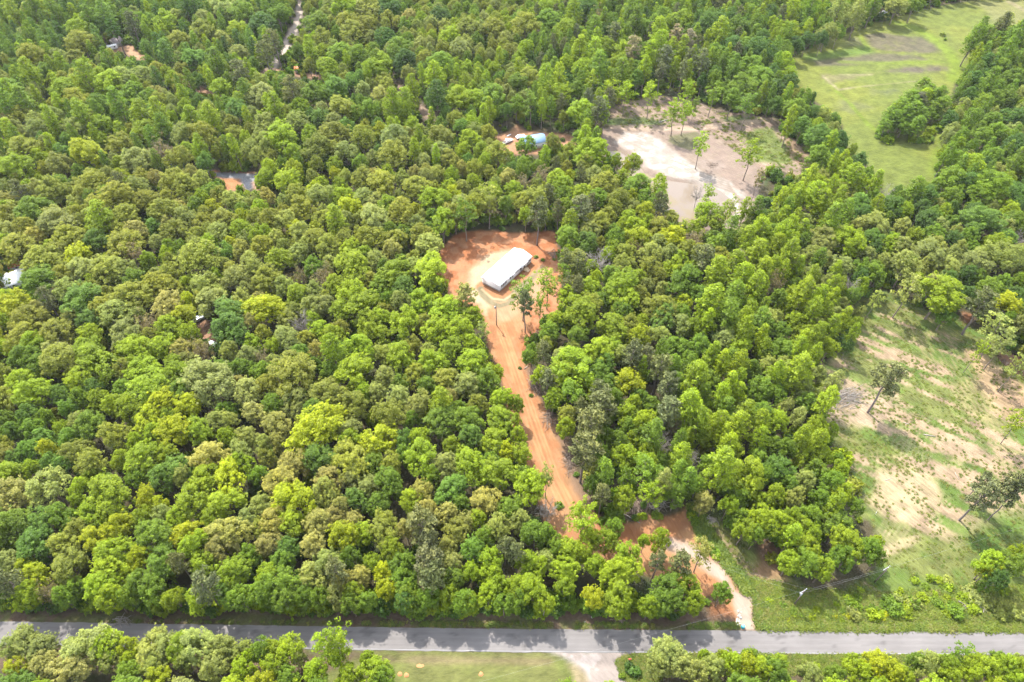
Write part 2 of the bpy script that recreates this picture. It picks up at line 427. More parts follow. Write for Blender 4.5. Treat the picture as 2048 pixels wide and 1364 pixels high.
    area([(1060,545),(1075,540),(1060,575),(1040,580)], (0.34, 0.27, 0.15), 2.0, 0.8, 0.3)
    # graded pad and straw wattles curving round the house
    band([(966,572),(999,590),(1066,530)], 2.4, (0.40, 0.175, 0.075), 1.5, 0.9)
    for off, ww in ((0, 0.8), (11, 1.0)):
        band([(962 - off * .2, 575 + off * .2), (966, 585 + off * .6), (980, 596 + off * .8), (1000, 601 + off), (1018, 596 + off * .9), (1030, 584 + off * .8)], ww, (0.235, 0.20, 0.115), 0.9, 0.9, 0.08)
    band([(964,578),(985,597),(1008,600),(1030,585)], 0.35, (0.60, 0.45, 0.26), 0.7, 0.7, 0.05)
    area([(1022,575),(1050,560),(1085,530),(1082,545),(1055,575),(1035,590)], (0.25, 0.215, 0.12), 2.0, 0.85, 0.3)
    # the excavated banks and debris edge of the driveway
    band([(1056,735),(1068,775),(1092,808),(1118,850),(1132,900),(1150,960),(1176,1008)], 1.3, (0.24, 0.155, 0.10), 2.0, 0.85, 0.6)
    area([(1035,690),(1060,650),(1085,650),(1075,700),(1060,735),(1048,715)], (0.40, 0.155, 0.06), 3.0, 0.8)
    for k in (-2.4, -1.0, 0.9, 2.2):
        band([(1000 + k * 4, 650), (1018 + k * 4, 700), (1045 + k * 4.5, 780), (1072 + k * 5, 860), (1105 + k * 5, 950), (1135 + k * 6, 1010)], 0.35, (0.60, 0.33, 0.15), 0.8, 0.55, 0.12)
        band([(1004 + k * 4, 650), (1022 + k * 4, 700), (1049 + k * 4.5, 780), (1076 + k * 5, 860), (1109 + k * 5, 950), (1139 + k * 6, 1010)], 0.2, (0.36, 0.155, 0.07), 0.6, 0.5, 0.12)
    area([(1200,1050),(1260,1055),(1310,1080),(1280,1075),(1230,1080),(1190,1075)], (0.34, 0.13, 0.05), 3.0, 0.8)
    band([(1340,1085),(1385,1105),(1440,1150),(1475,1195),(1500,1262)], 1.5, (0.44, 0.375, 0.305), 2.6, 0.9, 0.4)
    area([(1460,1185),(1500,1185),(1512,1262),(1482,1262)], (0.42, 0.345, 0.27), 2.0, 0.8, 0.3)
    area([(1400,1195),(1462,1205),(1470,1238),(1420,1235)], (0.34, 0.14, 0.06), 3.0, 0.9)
    band([(1375,1018),(1400,1085)], 0.8, (0.55, 0.28, 0.12), 1.2, 0.8)
    # south side
    ml = area('lawn', (0.16, 0.185, 0.05), 2.0, 1.0, 0.3)
    c = mixc(c, (0.19, 0.19, 0.065), ml * smooth(n1 - 0.5, 0.2) * 0.6)
    band([(770,1318),(900,1320),(1100,1322)], 0.5, (0.27, 0.2, 0.12), 1.2, 0.6)
    area('stub', (0.12, 0.135, 0.04), 1.5, 1.0, 0.3)
    mg = area('gravel', (0.43, 0.375, 0.345), 1.8, 1.0, 0.4)
    c = mixc(c, (0.33, 0.275, 0.24), mg * smooth(0.48 - n2, 0.1) * 0.8)
    area([(1130,1325),(1160,1328),(1200,1400),(1165,1400)], (0.38, 0.29, 0.19), 2.0, 0.7)
    # far yards and tracks
    area('nyard', (0.47, 0.29, 0.17), 4.0, 1.0, 0.4)
    band([(290,112),(330,145),(380,172),(430,195),(455,215)], 2.6, (0.40, 0.235, 0.14), 3.0, 0.95)
    area('nroad', (0.50, 0.42, 0.35), 3.0, 1.0, 0.4)
    band([(520,150),(540,140),(575,145),(640,155)], 2.2, (0.42, 0.25, 0.16), 3.0, 0.9)
    band([(455,235),(472,250),(480,270)], 2.0, (0.45, 0.3, 0.2), 3.0, 0.9)
    band([(790,170),(815,195),(850,225),(870,245)], 2.4, (0.35, 0.25, 0.18), 3.0, 0.9)
    area([(420,90),(520,90),(535,120),(440,130)], (0.42, 0.27, 0.18), 6.0, 0.8)
    area('pad', (0.30, 0.305, 0.32), 3.0, 1.0, 0.4)
    area([(430,354),(480,358),(490,380),(445,382)], (0.46, 0.22, 0.10), 2.0, 1.0, 0.4)
    band([(428,343),(510,345)], 0.8, (0.42, 0.19, 0.1), 1.5, 0.9)
    band([(510,365),(525,395),(540,420)], 1.6, (0.46, 0.27, 0.17), 2.0, 0.9)
    area('barn', (0.43, 0.235, 0.13), 3.0, 1.0, 0.4)
    area([(1000,262),(1020,255),(1034,262),(1012,268)], (0.08, 0.12, 0.03), 2.0, 0.7)
    area('glade', (0.42, 0.24, 0.15), 2.5, 1.0, 0.4)
    area([(1925,625),(1950,625),(1955,645),(1930,650)], (0.38, 0.17, 0.09), 3.0, 1.0)
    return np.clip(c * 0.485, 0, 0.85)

# ------------------------------------------------------------------ ground sheet
STEP = 0.75
fx = np.arange(-360, 360 + STEP, STEP); fy = np.arange(22.5, 522 + STEP, STEP)
gx = np.concatenate([[-2500, -1500, -900, -600, -450, -390], fx, [390, 450, 600, 900, 1500, 2500]])
gy = np.concatenate([[-1500, -700, -300, -100, -20, 10], fy, [540, 580, 650, 800, 1200, 2000, 3500]])
GX, GY = np.meshgrid(gx, gy)
GZ = ground_height(GX, GY)
GA = ground_albedo(GX, GY)
nx, ny = len(gx), len(gy)
idx = np.arange(nx * ny).reshape(ny, nx)
quads = np.stack([idx[:-1, :-1], idx[:-1, 1:], idx[1:, 1:], idx[1:, :-1]], -1).reshape(-1, 4)
qcx = 0.25 * (GX[:-1, :-1] + GX[:-1, 1:] + GX[1:, 1:] + GX[1:, :-1]).ravel()
qcy = 0.25 * (GY[:-1, :-1] + GY[:-1, 1:] + GY[1:, 1:] + GY[1:, :-1]).ravel()
allV = np.stack([GX, GY, GZ], -1).reshape(-1, 3)
allC = np.concatenate([GA.reshape(-1, 3), np.ones((nx * ny, 1))], 1).astype(np.float32)
def sheet(name, sel, lift, mat):
    f = quads if sel is None else quads[sel]
    used, inv = np.unique(f, return_inverse=True)
    V = allV[used].copy(); V[:, 2] += lift
    me = mesh_from(name, V, inv.reshape(-1, 4), [mat], smooth=True)
    at = me.color_attributes.new("albedo", 'FLOAT_COLOR', 'POINT')
    at.data.foreach_set("color", allC[used].ravel())
    o = bpy.data.objects.new(name, me); COL.objects.link(o)
    tag(o, kind="structure")
    return o
sheet("ground", None, 0.0, G_FOREST)
fine = (np.abs(qcx) < 358) & (qcy > 24) & (qcy < 520)
def inside(key, grow=0.0, w=0.35):
    b = PW[key]; m = fine & (qcx > b[:, 0].min() - 3) & (qcx < b[:, 0].max() + 3) & (qcy > b[:, 1].min() - 3) & (qcy < b[:, 1].max() + 3)
    i = np.nonzero(m)[0]
    d = sdist(qcx[i], qcy[i], b) + ((fbm(qcx[i], qcy[i], 9.0, 4) - 0.5) * 7 + (fbm(qcx[i] + 400, qcy[i] + 90, 3.2, 4) - 0.5) * 3) * w
    return i[d < grow]
sheet("hay_field", inside('field', 0.5, 0.7), 0.02, G_GRASS)
sheet("cleared_land", inside('clear', 0.5, 1.0), 0.02, G_SLASH)
sheet("slash_ground", inside('slash', 0.5, 1.0), 0.02, G_SLASH)
def fine_sheet(name, key, lift, mat, step, grow=0.0, w=0.35, rim=()):
    """a finer sheet for bare ground, so that wheel ruts and washed edges keep their shape"""
    b = PW[key]; n0, n1 = b.min(0) - 3, b.max(0) + 3
    sx = np.arange(n0[0], n1[0], step); sy = np.arange(max(n0[1], 24), n1[1], step)
    X, Y = np.meshgrid(sx, sy); n, m = len(sx), len(sy)
    ii = np.arange(n * m).reshape(m, n)
    q = np.stack([ii[:-1, :-1], ii[:-1, 1:], ii[1:, 1:], ii[1:, :-1]], -1).reshape(-1, 4)
    cx = X.ravel()[q].mean(1); cy = Y.ravel()[q].mean(1)
    d = sdist(cx, cy, b) + ((fbm(cx, cy, 9.0, 4) - 0.5) * 7 + (fbm(cx + 400, cy + 90, 3.2, 4) - 0.5) * 3) * w
    f = q[(d < grow) & (ldist(cx, cy, ROADW) > ROAD_HALF - 0.4)]
    used, inv = np.unique(f, return_inverse=True)
    x, y = X.ravel()[used], Y.ravel()[used]
    z = ground_height(x, y) + lift + (fbm(x, y, 1.6, 3) - 0.5) * 0.05
    me = mesh_from(name, np.stack([x, y, z], 1), inv.reshape(-1, 4), [mat], smooth=True)
    at = me.color_attributes.new("albedo", 'FLOAT_COLOR', 'POINT')
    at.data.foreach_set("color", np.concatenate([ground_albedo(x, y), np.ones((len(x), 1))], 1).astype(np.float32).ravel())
    o = bpy.data.objects.new(name, me); COL.objects.link(o); tag(o, kind="structure")
fine_sheet("pond_bank", 'sand', 0.06, G_SAND, 0.4, 0.5, 1.0)
fine_sheet("house_yard", 'yard', 0.06, G_DIRT, 0.3, 0.3, 0.5)
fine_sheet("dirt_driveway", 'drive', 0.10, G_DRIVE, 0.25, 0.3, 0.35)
sheet("lawn", inside('lawn', 0.2, 0.3), 0.02, G_GRASS)
fine_sheet("gravel_driveway", 'gravel', 0.05, G_SAND, 0.3, 0.2, 0.4)
sheet("gravel_track", inside('nroad', 0.3, 0.4), 0.04, G_SAND)

# paved road: ribbon with worn edges, tyre-polished lanes and an edge line
def ribbon(name, half0, half1, lift, colfn, mat, seg=1.0, cross=14, ragged=0.0):
    pts = []
    for i in range(len(ROADW) - 1):
        a, b = ROADW[i], ROADW[i + 1]; L = np.linalg.norm(b - a)
        for t in np.arange(0, L, seg): pts.append(a + (b - a) * t / L)
    pts.append(ROADW[-1]); pts = np.array(pts)
    for _ in range(12): pts[1:-1] = (pts[:-2] + pts[1:-1] * 2 + pts[2:]) / 4
    tg = np.gradient(pts, axis=0); tg /= np.linalg.norm(tg, axis=1)[:, None]
    nr = np.stack([-tg[:, 1], tg[:, 0]], 1)
    us = np.linspace(half0, half1, cross)
    n = len(pts); V = np.zeros((n, cross, 3)); Cc = np.ones((n, cross, 4), np.float32)
    for j, u in enumerate(us):
        off = u
        edge = (fbm(pts[:, 0], pts[:, 0] * 0 + u * 7, 1.7, 3) - 0.5) * ragged if j in (0, cross - 1) else 0.0
        q = pts + nr * (off + edge)[..., None] if ragged and j in (0, cross - 1) else pts + nr * off
        V[:, j, 0] = q[:, 0]; V[:, j, 1] = q[:, 1]; V[:, j, 2] = lift + 0.05 * (1 - (u / 3) ** 2)
        Cc[:, j, :3] = colfn(q[:, 0], q[:, 1], u)
    ii = np.arange(n * cross).reshape(n, cross)
    F = np.stack([ii[:-1, :-1], ii[1:, :-1], ii[1:, 1:], ii[:-1, 1:]], -1).reshape(-1, 4)
    me = mesh_from(name, V.reshape(-1, 3), F, [mat], smooth=True)
    at = me.color_attributes.new("albedo", 'FLOAT_COLOR', 'POINT'); at.data.foreach_set("color", Cc.ravel())
    o = bpy.data.objects.new(name, me); COL.objects.link(o); tag(o, kind="structure"); return o
def road_col(x, y, u):
    lanes = 0.5 + 0.5 * math.cos(u * 2 * math.pi / 1.36)
    b = 0.118 - 0.012 * lanes + (fbm(x, y * 0 + u * 2, 6.0, 4) - 0.5) * 0.04 + (fbm(x, y, 30, 2) - 0.5) * 0.02
    p = smooth(fbm(x + 50, y * 0 + u * 1.5 + 20, 2.4, 3) - 0.28, 0.06) * 0.03
    b = b - p
    if abs(u) > 2.55: b = b * 1.12
    return np.stack([b * 1.06, b * 0.985, b * 0.96], -1)
ribbon("road", -ROAD_HALF, ROAD_HALF, 0.06, road_col, G_ROAD, ragged=0.35)
ribbon("road_edge_line", -2.50, -2.40, 0.075, lambda x, y, u: np.stack([0.22 + (fbm(x, y, 2.0, 3) - .5) * .25] * 3, -1), G_ROAD, cross=2)

# pond water
pw = PW['pond'].copy()
cen = pw.mean(0)
d = pw - cen; pw2 = cen + d * (1 + 3.0 / np.linalg.norm(d, axis=1))[:, None]
wm = bpy.data.materials.new("muddy_water"); wm.use_nodes = True
_b = wm.node_tree.nodes["Principled BSDF"]; _N = wm.node_tree.nodes; _L = wm.node_tree.links
_b.inputs["Roughness"].default_value = 0.12; _b.inputs["IOR"].default_value = 1.33
_n = _N.new("ShaderNodeTexNoise"); _n.inputs["Scale"].default_value = 0.06; _n.inputs["Detail"].default_value = 3
_tc = _N.new("ShaderNodeTexCoord"); _L.new(_tc.outputs["Object"], _n.inputs["Vector"])
_r = _N.new("ShaderNodeValToRGB"); _r.color_ramp.elements[0].position = 0.38; _r.color_ramp.elements[1].position = 0.52
_r.color_ramp.elements[0].color = (0.125, 0.095, 0.04, 1); _r.color_ramp.elements[1].color = (0.125, 0.098, 0.075, 1)
_L.new(_n.outputs[0], _r.inputs[0]); _L.new(_r.outputs[0], _b.inputs["Base Color"])
_n2 = _N.new("ShaderNodeTexNoise"); _n2.inputs["Scale"].default_value = 1.5
_bp = _N.new("ShaderNodeBump"); _bp.inputs["Strength"].default_value = 0.04; _L.new(_tc.outputs["Object"], _n2.inputs["Vector"])
_L.new(_n2.outputs[0], _bp.inputs["Height"]); _L.new(_bp.outputs[0], _b.inputs["Normal"])
def water_sheet(name, poly, z, mat):
    me = mesh_from(name, [(p[0], p[1], z) for p in poly], [tuple(range(len(poly)))[::1]], [mat])
    if me.polygons[0].normal.z < 0: me.flip_normals()
    o = bpy.data.objects.new(name, me); COL.objects.link(o); return tag(o, kind="structure")
water_sheet("pond_water", pw2, -0.62, wm)
DARKW = plain("dark_creek_water", (0.035, 0.022, 0.016), 0.06, spec=0.5)
water_sheet("creek_water", W(CREEK), -0.28, DARKW)
# ------------------------------------------------------------------ trees
def tube_arrays(pts, rad, n=6):
    m = MB(); m.tube(pts, rad, n, cap=False); return np.array(m.V), np.array(m.F)
def quads_at(P, Nn, size, r, aspect=1.0, fold=0.0):
    """small leaf-spray quads at P with normals Nn"""
    n = len(P)
    Nn = Nn / (np.linalg.norm(Nn, axis=1)[:, None] + 1e-9)
    t = r.normal(size=(n, 3)); t -= (t * Nn).sum(1)[:, None] * Nn; t /= np.linalg.norm(t, axis=1)[:, None] + 1e-9
    b = np.cross(Nn, t)
    s = (size * (0.6 + 0.8 * r.random(n)))[:, None]
    V = np.stack([P - t * s * 0.5 * aspect, P - b * s * 0.42, P + t * s * 0.5 * aspect, P + b * s * 0.42], 1)
    V += (Nn * s * fold)[:, None, :] * np.array([1, 0, 1, 0])[None, :, None]
    return V.reshape(-1, 3)
def crown_mesh(name, clumps, r, per, size, mat, up=0.95, jit=0.6, inner=0, c0=None, aspect=1.0, squash=0.8):
    """clumps: (k, 5) x y z radius v"""
    Vs = []; vary = []
    for x, y, z, cr, v in clumps:
        n = max(6, int(per * (cr ** 2)))
        d = r.normal(size=(n, 3)); d /= np.linalg.norm(d, axis=1)[:, None]
        d[:, 2] = np.where(r.random(n) < 0.72, np.abs(d[:, 2]), d[:, 2])
        rad = cr * (0.55 + 0.5 * r.random(n))
        Pp = np.array([x, y, z]) + d * rad[:, None] * np.array([1, 1, squash])
        Nn = d * 0.8 + np.array([0, 0, up]) + r.normal(size=(n, 3)) * jit * 0.6
        Vs.append(quads_at(Pp, Nn, np.full(n, size), r, aspect, 0.18))
        vary.append(np.clip(v + (r.random(n) - 0.5) * 0.45, 0, 1))
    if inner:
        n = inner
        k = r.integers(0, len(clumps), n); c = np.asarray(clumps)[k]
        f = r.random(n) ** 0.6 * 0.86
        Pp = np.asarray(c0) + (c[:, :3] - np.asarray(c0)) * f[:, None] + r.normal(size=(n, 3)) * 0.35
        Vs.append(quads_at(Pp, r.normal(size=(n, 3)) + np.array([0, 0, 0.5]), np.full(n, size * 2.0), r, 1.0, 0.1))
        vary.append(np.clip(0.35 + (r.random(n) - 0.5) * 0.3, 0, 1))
    V = np.concatenate(Vs); vary = np.concatenate(vary).astype(np.float32)
    F = np.arange(len(V)).reshape(-1, 4)
    me = mesh_from(name, V, F, [mat])
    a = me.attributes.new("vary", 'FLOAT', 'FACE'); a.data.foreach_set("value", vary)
    return me
def limb_mesh(name, segs, mat):
    Vs = []; Fs = []; o = 0
    for pts, rad, n in segs:
        V, F = tube_arrays(pts, rad, n); Vs.append(V); Fs.append(F + o); o += len(V)
    return mesh_from(name, np.concatenate(Vs), np.concatenate(Fs), [mat], smooth=True)
def wig(a, b, r, k=4, amp=0.06):
    a = np.array(a, float); b = np.array(b, float); L = np.linalg.norm(b - a)
    out = []
    for i in range(k + 1):
        t = i / k
        p = a + (b - a) * t + (r.normal(size=3) * amp * L * math.sin(math.pi * t) if 0 < i < k else 0)
        out.append(tuple(p))
    return out

def proto_broad(i, low=3.4, dens=1.0, gaps=0.0):
    """rounded spreading tree: 17 m tall, 5.5 m crown radius"""
    r = np.random.default_rng(100 + i)
    c0 = np.array([0, 0, 10.2]); a = np.array([5.0 * r.uniform(0.82, 1.1), 5.0 * r.uniform(0.82, 1.1), 5.9 * r.uniform(0.84, 1.1)]); skew = r.normal(size=2) * 0.10
    nl = int(r.integers(15, 23)); lobes = []
    for k in range(nl):
        zz = -0.55 + 1.5 * (k + 0.5) / nl
        zz = min(zz, 0.92); ph = k * 2.4 + r.random() * 0.9
        q = math.sqrt(max(0.0, 1 - zz * zz))
        d = np.array([q * math.cos(ph), q * math.sin(ph), zz])
        lobes.append((c0 + d * a * (0.60 + 0.22 * r.random()), 1.15 + 0.85 * r.random()))
    lobes.append((c0 + np.array([r.normal() * .8, r.normal() * .8, 4.4]), 1.5))
    cl = []
    for lc, lr in lobes:
        out = (lc - c0) / (np.linalg.norm(lc - c0) + 1e-6)
        lv = 0.5 + (r.random() - 0.5) * 0.18
        for k in range(int(10 * lr * dens)):
            d = r.normal(size=3); d /= np.linalg.norm(d); d = d + out * 0.75 + np.array([0, 0, 0.35]); d /= np.linalg.norm(d)
            if r.random() < gaps: continue
            p = lc + d * lr * (0.8 + 0.35 * r.random())
            p[:2] += skew * (p[2] - 10.0)
            if p[2] < low: continue
            cl.append((*p, 0.35 + 0.5 * r.random(), lv + (r.random() - 0.5) * 0.35))
    for k in range(26):      # sprays that break the outline
        d = r.normal(size=3); d[2] = abs(d[2]) * 0.9 - 0.1; d /= np.linalg.norm(d)
        p = c0 + d * a * (0.98 + 0.28 * r.random()); p[:2] += skew * (p[2] - 10.0)
        if p[2] > low: cl.append((*p, 0.28 + 0.32 * r.random(), 0.45 + 0.35 * r.random()))
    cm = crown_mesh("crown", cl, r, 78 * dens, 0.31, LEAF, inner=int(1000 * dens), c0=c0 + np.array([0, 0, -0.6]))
    segs = [(wig((0, 0, -0.3), (r.normal() * .2, r.normal() * .2, 9.5), r, 4, 0.012), [0.34, 0.27, 0.23, 0.2, 0.14], 7)]
    for lc, lr in lobes[:9]:
        z0 = 4.0 + 4.5 * r.random()
        segs.append((wig((0, 0, z0), tuple(lc), r, 3, 0.07), [0.14, 0.10, 0.07, 0.03], 5))
    return cm, limb_mesh("trunk", segs, BARK)
def proto_poplar(i, narrow=1.0):
    """slender upright tree: 20 m tall, 2.6 m radius"""
    r = np.random.default_rng(200 + i); cl = []; segs = [(wig((0, 0, -0.3), (0, 0, 18.5), r, 5, 0.008), [0.24, 0.2, 0.16, 0.12, 0.08, 0.03], 6)]
    for k in range(150):
        t = r.random() ** 0.8
        z = 5.0 + 14.6 * t
        R = 2.7 * narrow * (math.sin(math.pi * (0.16 + 0.80 * t)) ** 0.8) * (0.55 + 0.60 * r.random())
        ph = r.random() * 2 * math.pi
        cl.append((R * math.cos(ph), R * math.sin(ph), z, 0.30 + 0.42 * r.random(), 0.5 + (r.random() - 0.5) * 0.6))
        if k % 9 == 0:
            segs.append((wig((0, 0, z - 1.8 - R * 0.4), (R * .9 * math.cos(ph), R * .9 * math.sin(ph), z), r, 2, 0.05), [0.06, 0.045, 0.015], 4))
    cm = crown_mesh("crown", cl, r, 64, 0.33, LEAF, inner=300, c0=(0, 0, 11.5), up=0.5, squash=1.05)
    return cm, limb_mesh("trunk", segs, BARK)
def proto_tall(i):
    """tall thinned tree with a long bare trunk: 18 m, crown from 8 m up, 3.2 m radius"""
    r = np.random.default_rng(300 + i); cl = []
    lean = r.normal(size=2) * 0.35
    segs = [(wig((0, 0, -0.3), (lean[0], lean[1], 16.0), r, 5, 0.012), [0.2, 0.17, 0.14, 0.11, 0.08, 0.03], 6)]
    for k in range(9):
        t = k / 8.0; z = 8.2 + 8.6 * t; ph = k * 2.4 + r.random()
        R = 2.4 * math.sin(math.pi * (0.22 + 0.66 * t)) * (0.7 + 0.5 * r.random())
        e = np.array([lean[0] * z / 16 + R * math.cos(ph), lean[1] * z / 16 + R * math.sin(ph), z + 0.6])
        segs.append((wig((lean[0] * z / 18, lean[1] * z / 18, z - 1.2), tuple(e), r, 2, 0.06), [0.07, 0.05, 0.02], 4))
        for j in range(7):
            p = e + r.normal(size=3) * np.array([0.95, 0.95, 0.75])
            cl.append((*p, 0.45 + 0.4 * r.random(), 0.5 + (r.random() - 0.5) * 0.5))
    cm = crown_mesh("crown", cl, r, 50, 0.38, LEAF, up=0.4, inner=110, c0=(lean[0] * .7, lean[1] * .7, 12.8))
    return cm, limb_mesh("trunk", segs, BARK)
def proto_pine(i):
    """pine: 20 m, bare trunk below a rounded airy crown of needle tufts from 9.5 m up, 3.2 m radius"""
    r = np.random.default_rng(400 + i); cl = []
    segs = [(wig((0, 0, -0.3), (r.normal() * .3, r.normal() * .3, 19.3), r, 6, 0.008), [0.27, 0.24, 0.21, 0.17, 0.13, 0.09, 0.03], 6)]
    for k in range(24):
        t = k / 23.0; z = 9.8 + 9.6 * t; ph = k * 2.4 + r.random()
        R = 3.3 * (math.sin(math.pi * (0.2 + 0.74 * t)) ** 0.9) * (0.65 + 0.45 * r.random())
        e = np.array([R * math.cos(ph), R * math.sin(ph), z + 0.35])
        segs.append((wig((0, 0, z - 0.5), tuple(e), r, 2, 0.05), [0.065, 0.045, 0.015], 4))
        for j in range(4):
            f = 0.5 + 0.55 * r.random()
            p = np.array([0, 0, z - 0.3]) * (1 - f) + e * f + r.normal(size=3) * 0.35
            cl.append((*p, 0.45 + 0.35 * r.random(), 0.5 + (r.random() - 0.5) * 0.5))
    cm = crown_mesh("crown", cl, r, 50, 0.36, NEEDLE, up=0.15, jit=1.4, aspect=1.9, inner=90, c0=(0, 0, 14.5))
    return cm, limb_mesh("trunk", segs, PINEBARK)
def proto_budding(i):
    """rounded tree only just coming into leaf"""
    r = np.random.default_rng(500 + i); cl = []
    segs = [(wig((0, 0, -0.3), (r.normal() * .3, r.normal() * .3, 7.5), r, 4, 0.015), [0.3, 0.25, 0.2, 0.17, 0.14], 6)]
    for k in range(15):
        ph = k * 2.4 + r.random() * .5; zz = -0.35 + 1.25 * (k + .5) / 15; q = math.sqrt(max(0, 1 - zz * zz))
        e = np.array([4.6 * q * math.cos(ph), 4.6 * q * math.sin(ph), 10.3 + 5.6 * zz])
        m = np.array([0, 0, 5.5 + 2.5 * r.random()])
        segs.append((wig(m, e, r, 3, 0.07), [0.12, 0.08, 0.05, 0.015], 4))
        for j in range(6):
            f = 0.45 + 0.55 * r.random(); b = m * (1 - f) + e * f; g = b + r.normal(size=3) * 1.1 + np.array([0, 0, .6])
            segs.append((wig(b, g, r, 2, 0.08), [0.04, 0.025, 0.01], 3))
            cl.append((*g, 0.6 + 0.5 * r.random(), 0.5 + (r.random() - .5) * .5))
    cm = crown_mesh("crown", cl, r, 26, 0.33, LEAF, up=0.3, jit=1.2, inner=120, c0=(0, 0, 10.0))
    return cm, limb_mesh("trunk", segs, BARK)
def proto_bare(i, full=True):
    """leafless tree: forking limbs and a haze of twigs"""
    r = np.random.default_rng(600 + i)
    trunk = [(wig((0, 0, -0.3), (r.normal() * .4, r.normal() * .4, 8.5), r, 4, 0.02), [0.3, 0.25, 0.2, 0.16, 0.1], 6)]
    br = []
    for k in range(14):
        ph = k * 2.4 + r.random(); zz = -0.1 + 1.0 * (k + .5) / 14; q = math.sqrt(max(0.05, 1 - zz * zz))
        e = np.array([4.3 * q * math.cos(ph), 4.3 * q * math.sin(ph), 8.5 + 6.5 * zz]); m = np.array([0, 0, 4.5 + 3.5 * r.random()])
        L = wig(m, e, r, 4, 0.08)
        br.append((L, [0.13, 0.10, 0.075, 0.05, 0.02], 5))
        for j in range(12):
            f = 0.35 + 0.65 * r.random(); b = m * (1 - f) + e * f
            d = r.normal(size=3) * 0.8 + np.array([math.cos(ph), math.sin(ph), 0.9]); d /= np.linalg.norm(d)
            g = b + d * (1.0 + 1.5 * r.random())
            br.append((wig(b, g, r, 2, 0.1), [0.05, 0.035, 0.012], 3))
            for l in range(3):
                f2 = 0.3 + .7 * r.random(); b2 = b * (1 - f2) + g * f2; g2 = b2 + (d * .6 + r.normal(size=3) * .6) * (.6 + .6 * r.random())
                br.append(([tuple(b2), tuple(g2)], [0.028, 0.01], 3))
    return limb_mesh("branches", br, DEADBARK), limb_mesh("trunk", trunk, DEADBARK)
def proto_bush(i):
    r = np.random.default_rng(700 + i); cl = []
    for k in range(26):
        ph = r.random() * 2 * math.pi; R = 1.25 * math.sqrt(r.random()); z = 0.25 + 1.25 * r.random() * (1 - 0.45 * R / 1.25)
        cl.append((R * math.cos(ph), R * math.sin(ph), z, 0.32 + 0.28 * r.random(), 0.5 + (r.random() - .5) * .5))
    cm = crown_mesh("crown", cl, r, 110, 0.30, LEAF, inner=60, c0=(0, 0, 0.7))
    segs = [(wig((0, 0, -0.2), (r.normal() * .5, r.normal() * .5, 1.2), r, 2, 0.05), [0.05, 0.035, 0.012], 4) for k in range(4)]
    return cm, limb_mesh("trunk", segs, BARK)

KIND = {
 'b': ('broadleaf_tree', [proto_broad(i) for i in range(9)] + [proto_broad(20 + i, 3.0, 0.9, 0.12) for i in range(3)], 17.0, 5.5, 0.60),
 'p': ('poplar_tree', [proto_poplar(i) for i in range(6)] + [proto_poplar(10 + i, 0.8) for i in range(2)], 20.0, 2.75, 0.62),
 't': ('slender_tree', [proto_tall(i) for i in range(6)], 18.0, 3.1, 0.70),
 'n': ('pine_tree', [proto_pine(i) for i in range(5)], 20.0, 3.3, 0.73),
 'B': ('budding_tree', [proto_budding(i) for i in range(3)], 16.5, 5.0, 0.62),
 'd': ('bare_tree', [proto_bare(i) for i in range(4)], 15.5, 4.8, 0.62),
 'u': ('bush', [proto_bush(i) for i in range(5)], 1.9, 1.6, 0.5),
}
TINT = {  # leaf reflectance of each kind of foliage
 'Y': ((0.212, 0.262, 0.004), 'yellow-green'), 'L': ((0.152, 0.222, 0.006), 'lime green'), 'G': ((0.098, 0.166, 0.011), 'mid-green'),
 'D': ((0.052, 0.106, 0.015), 'dark green'), 'E': ((0.086, 0.160, 0.020), 'blue-green'), 'O': ((0.150, 0.178, 0.020), 'olive'),
 'S': ((0.172, 0.212, 0.050), 'sage green'), 'T': ((0.212, 0.222, 0.056), 'pale straw-green'), 'P': ((0.088, 0.104, 0.042), 'grey-green'),
 'B': ((0.170, 0.152, 0.092), 'brownish grey'), 'W': ((0.567, 0.490, 0.342), 'whitish'),
}
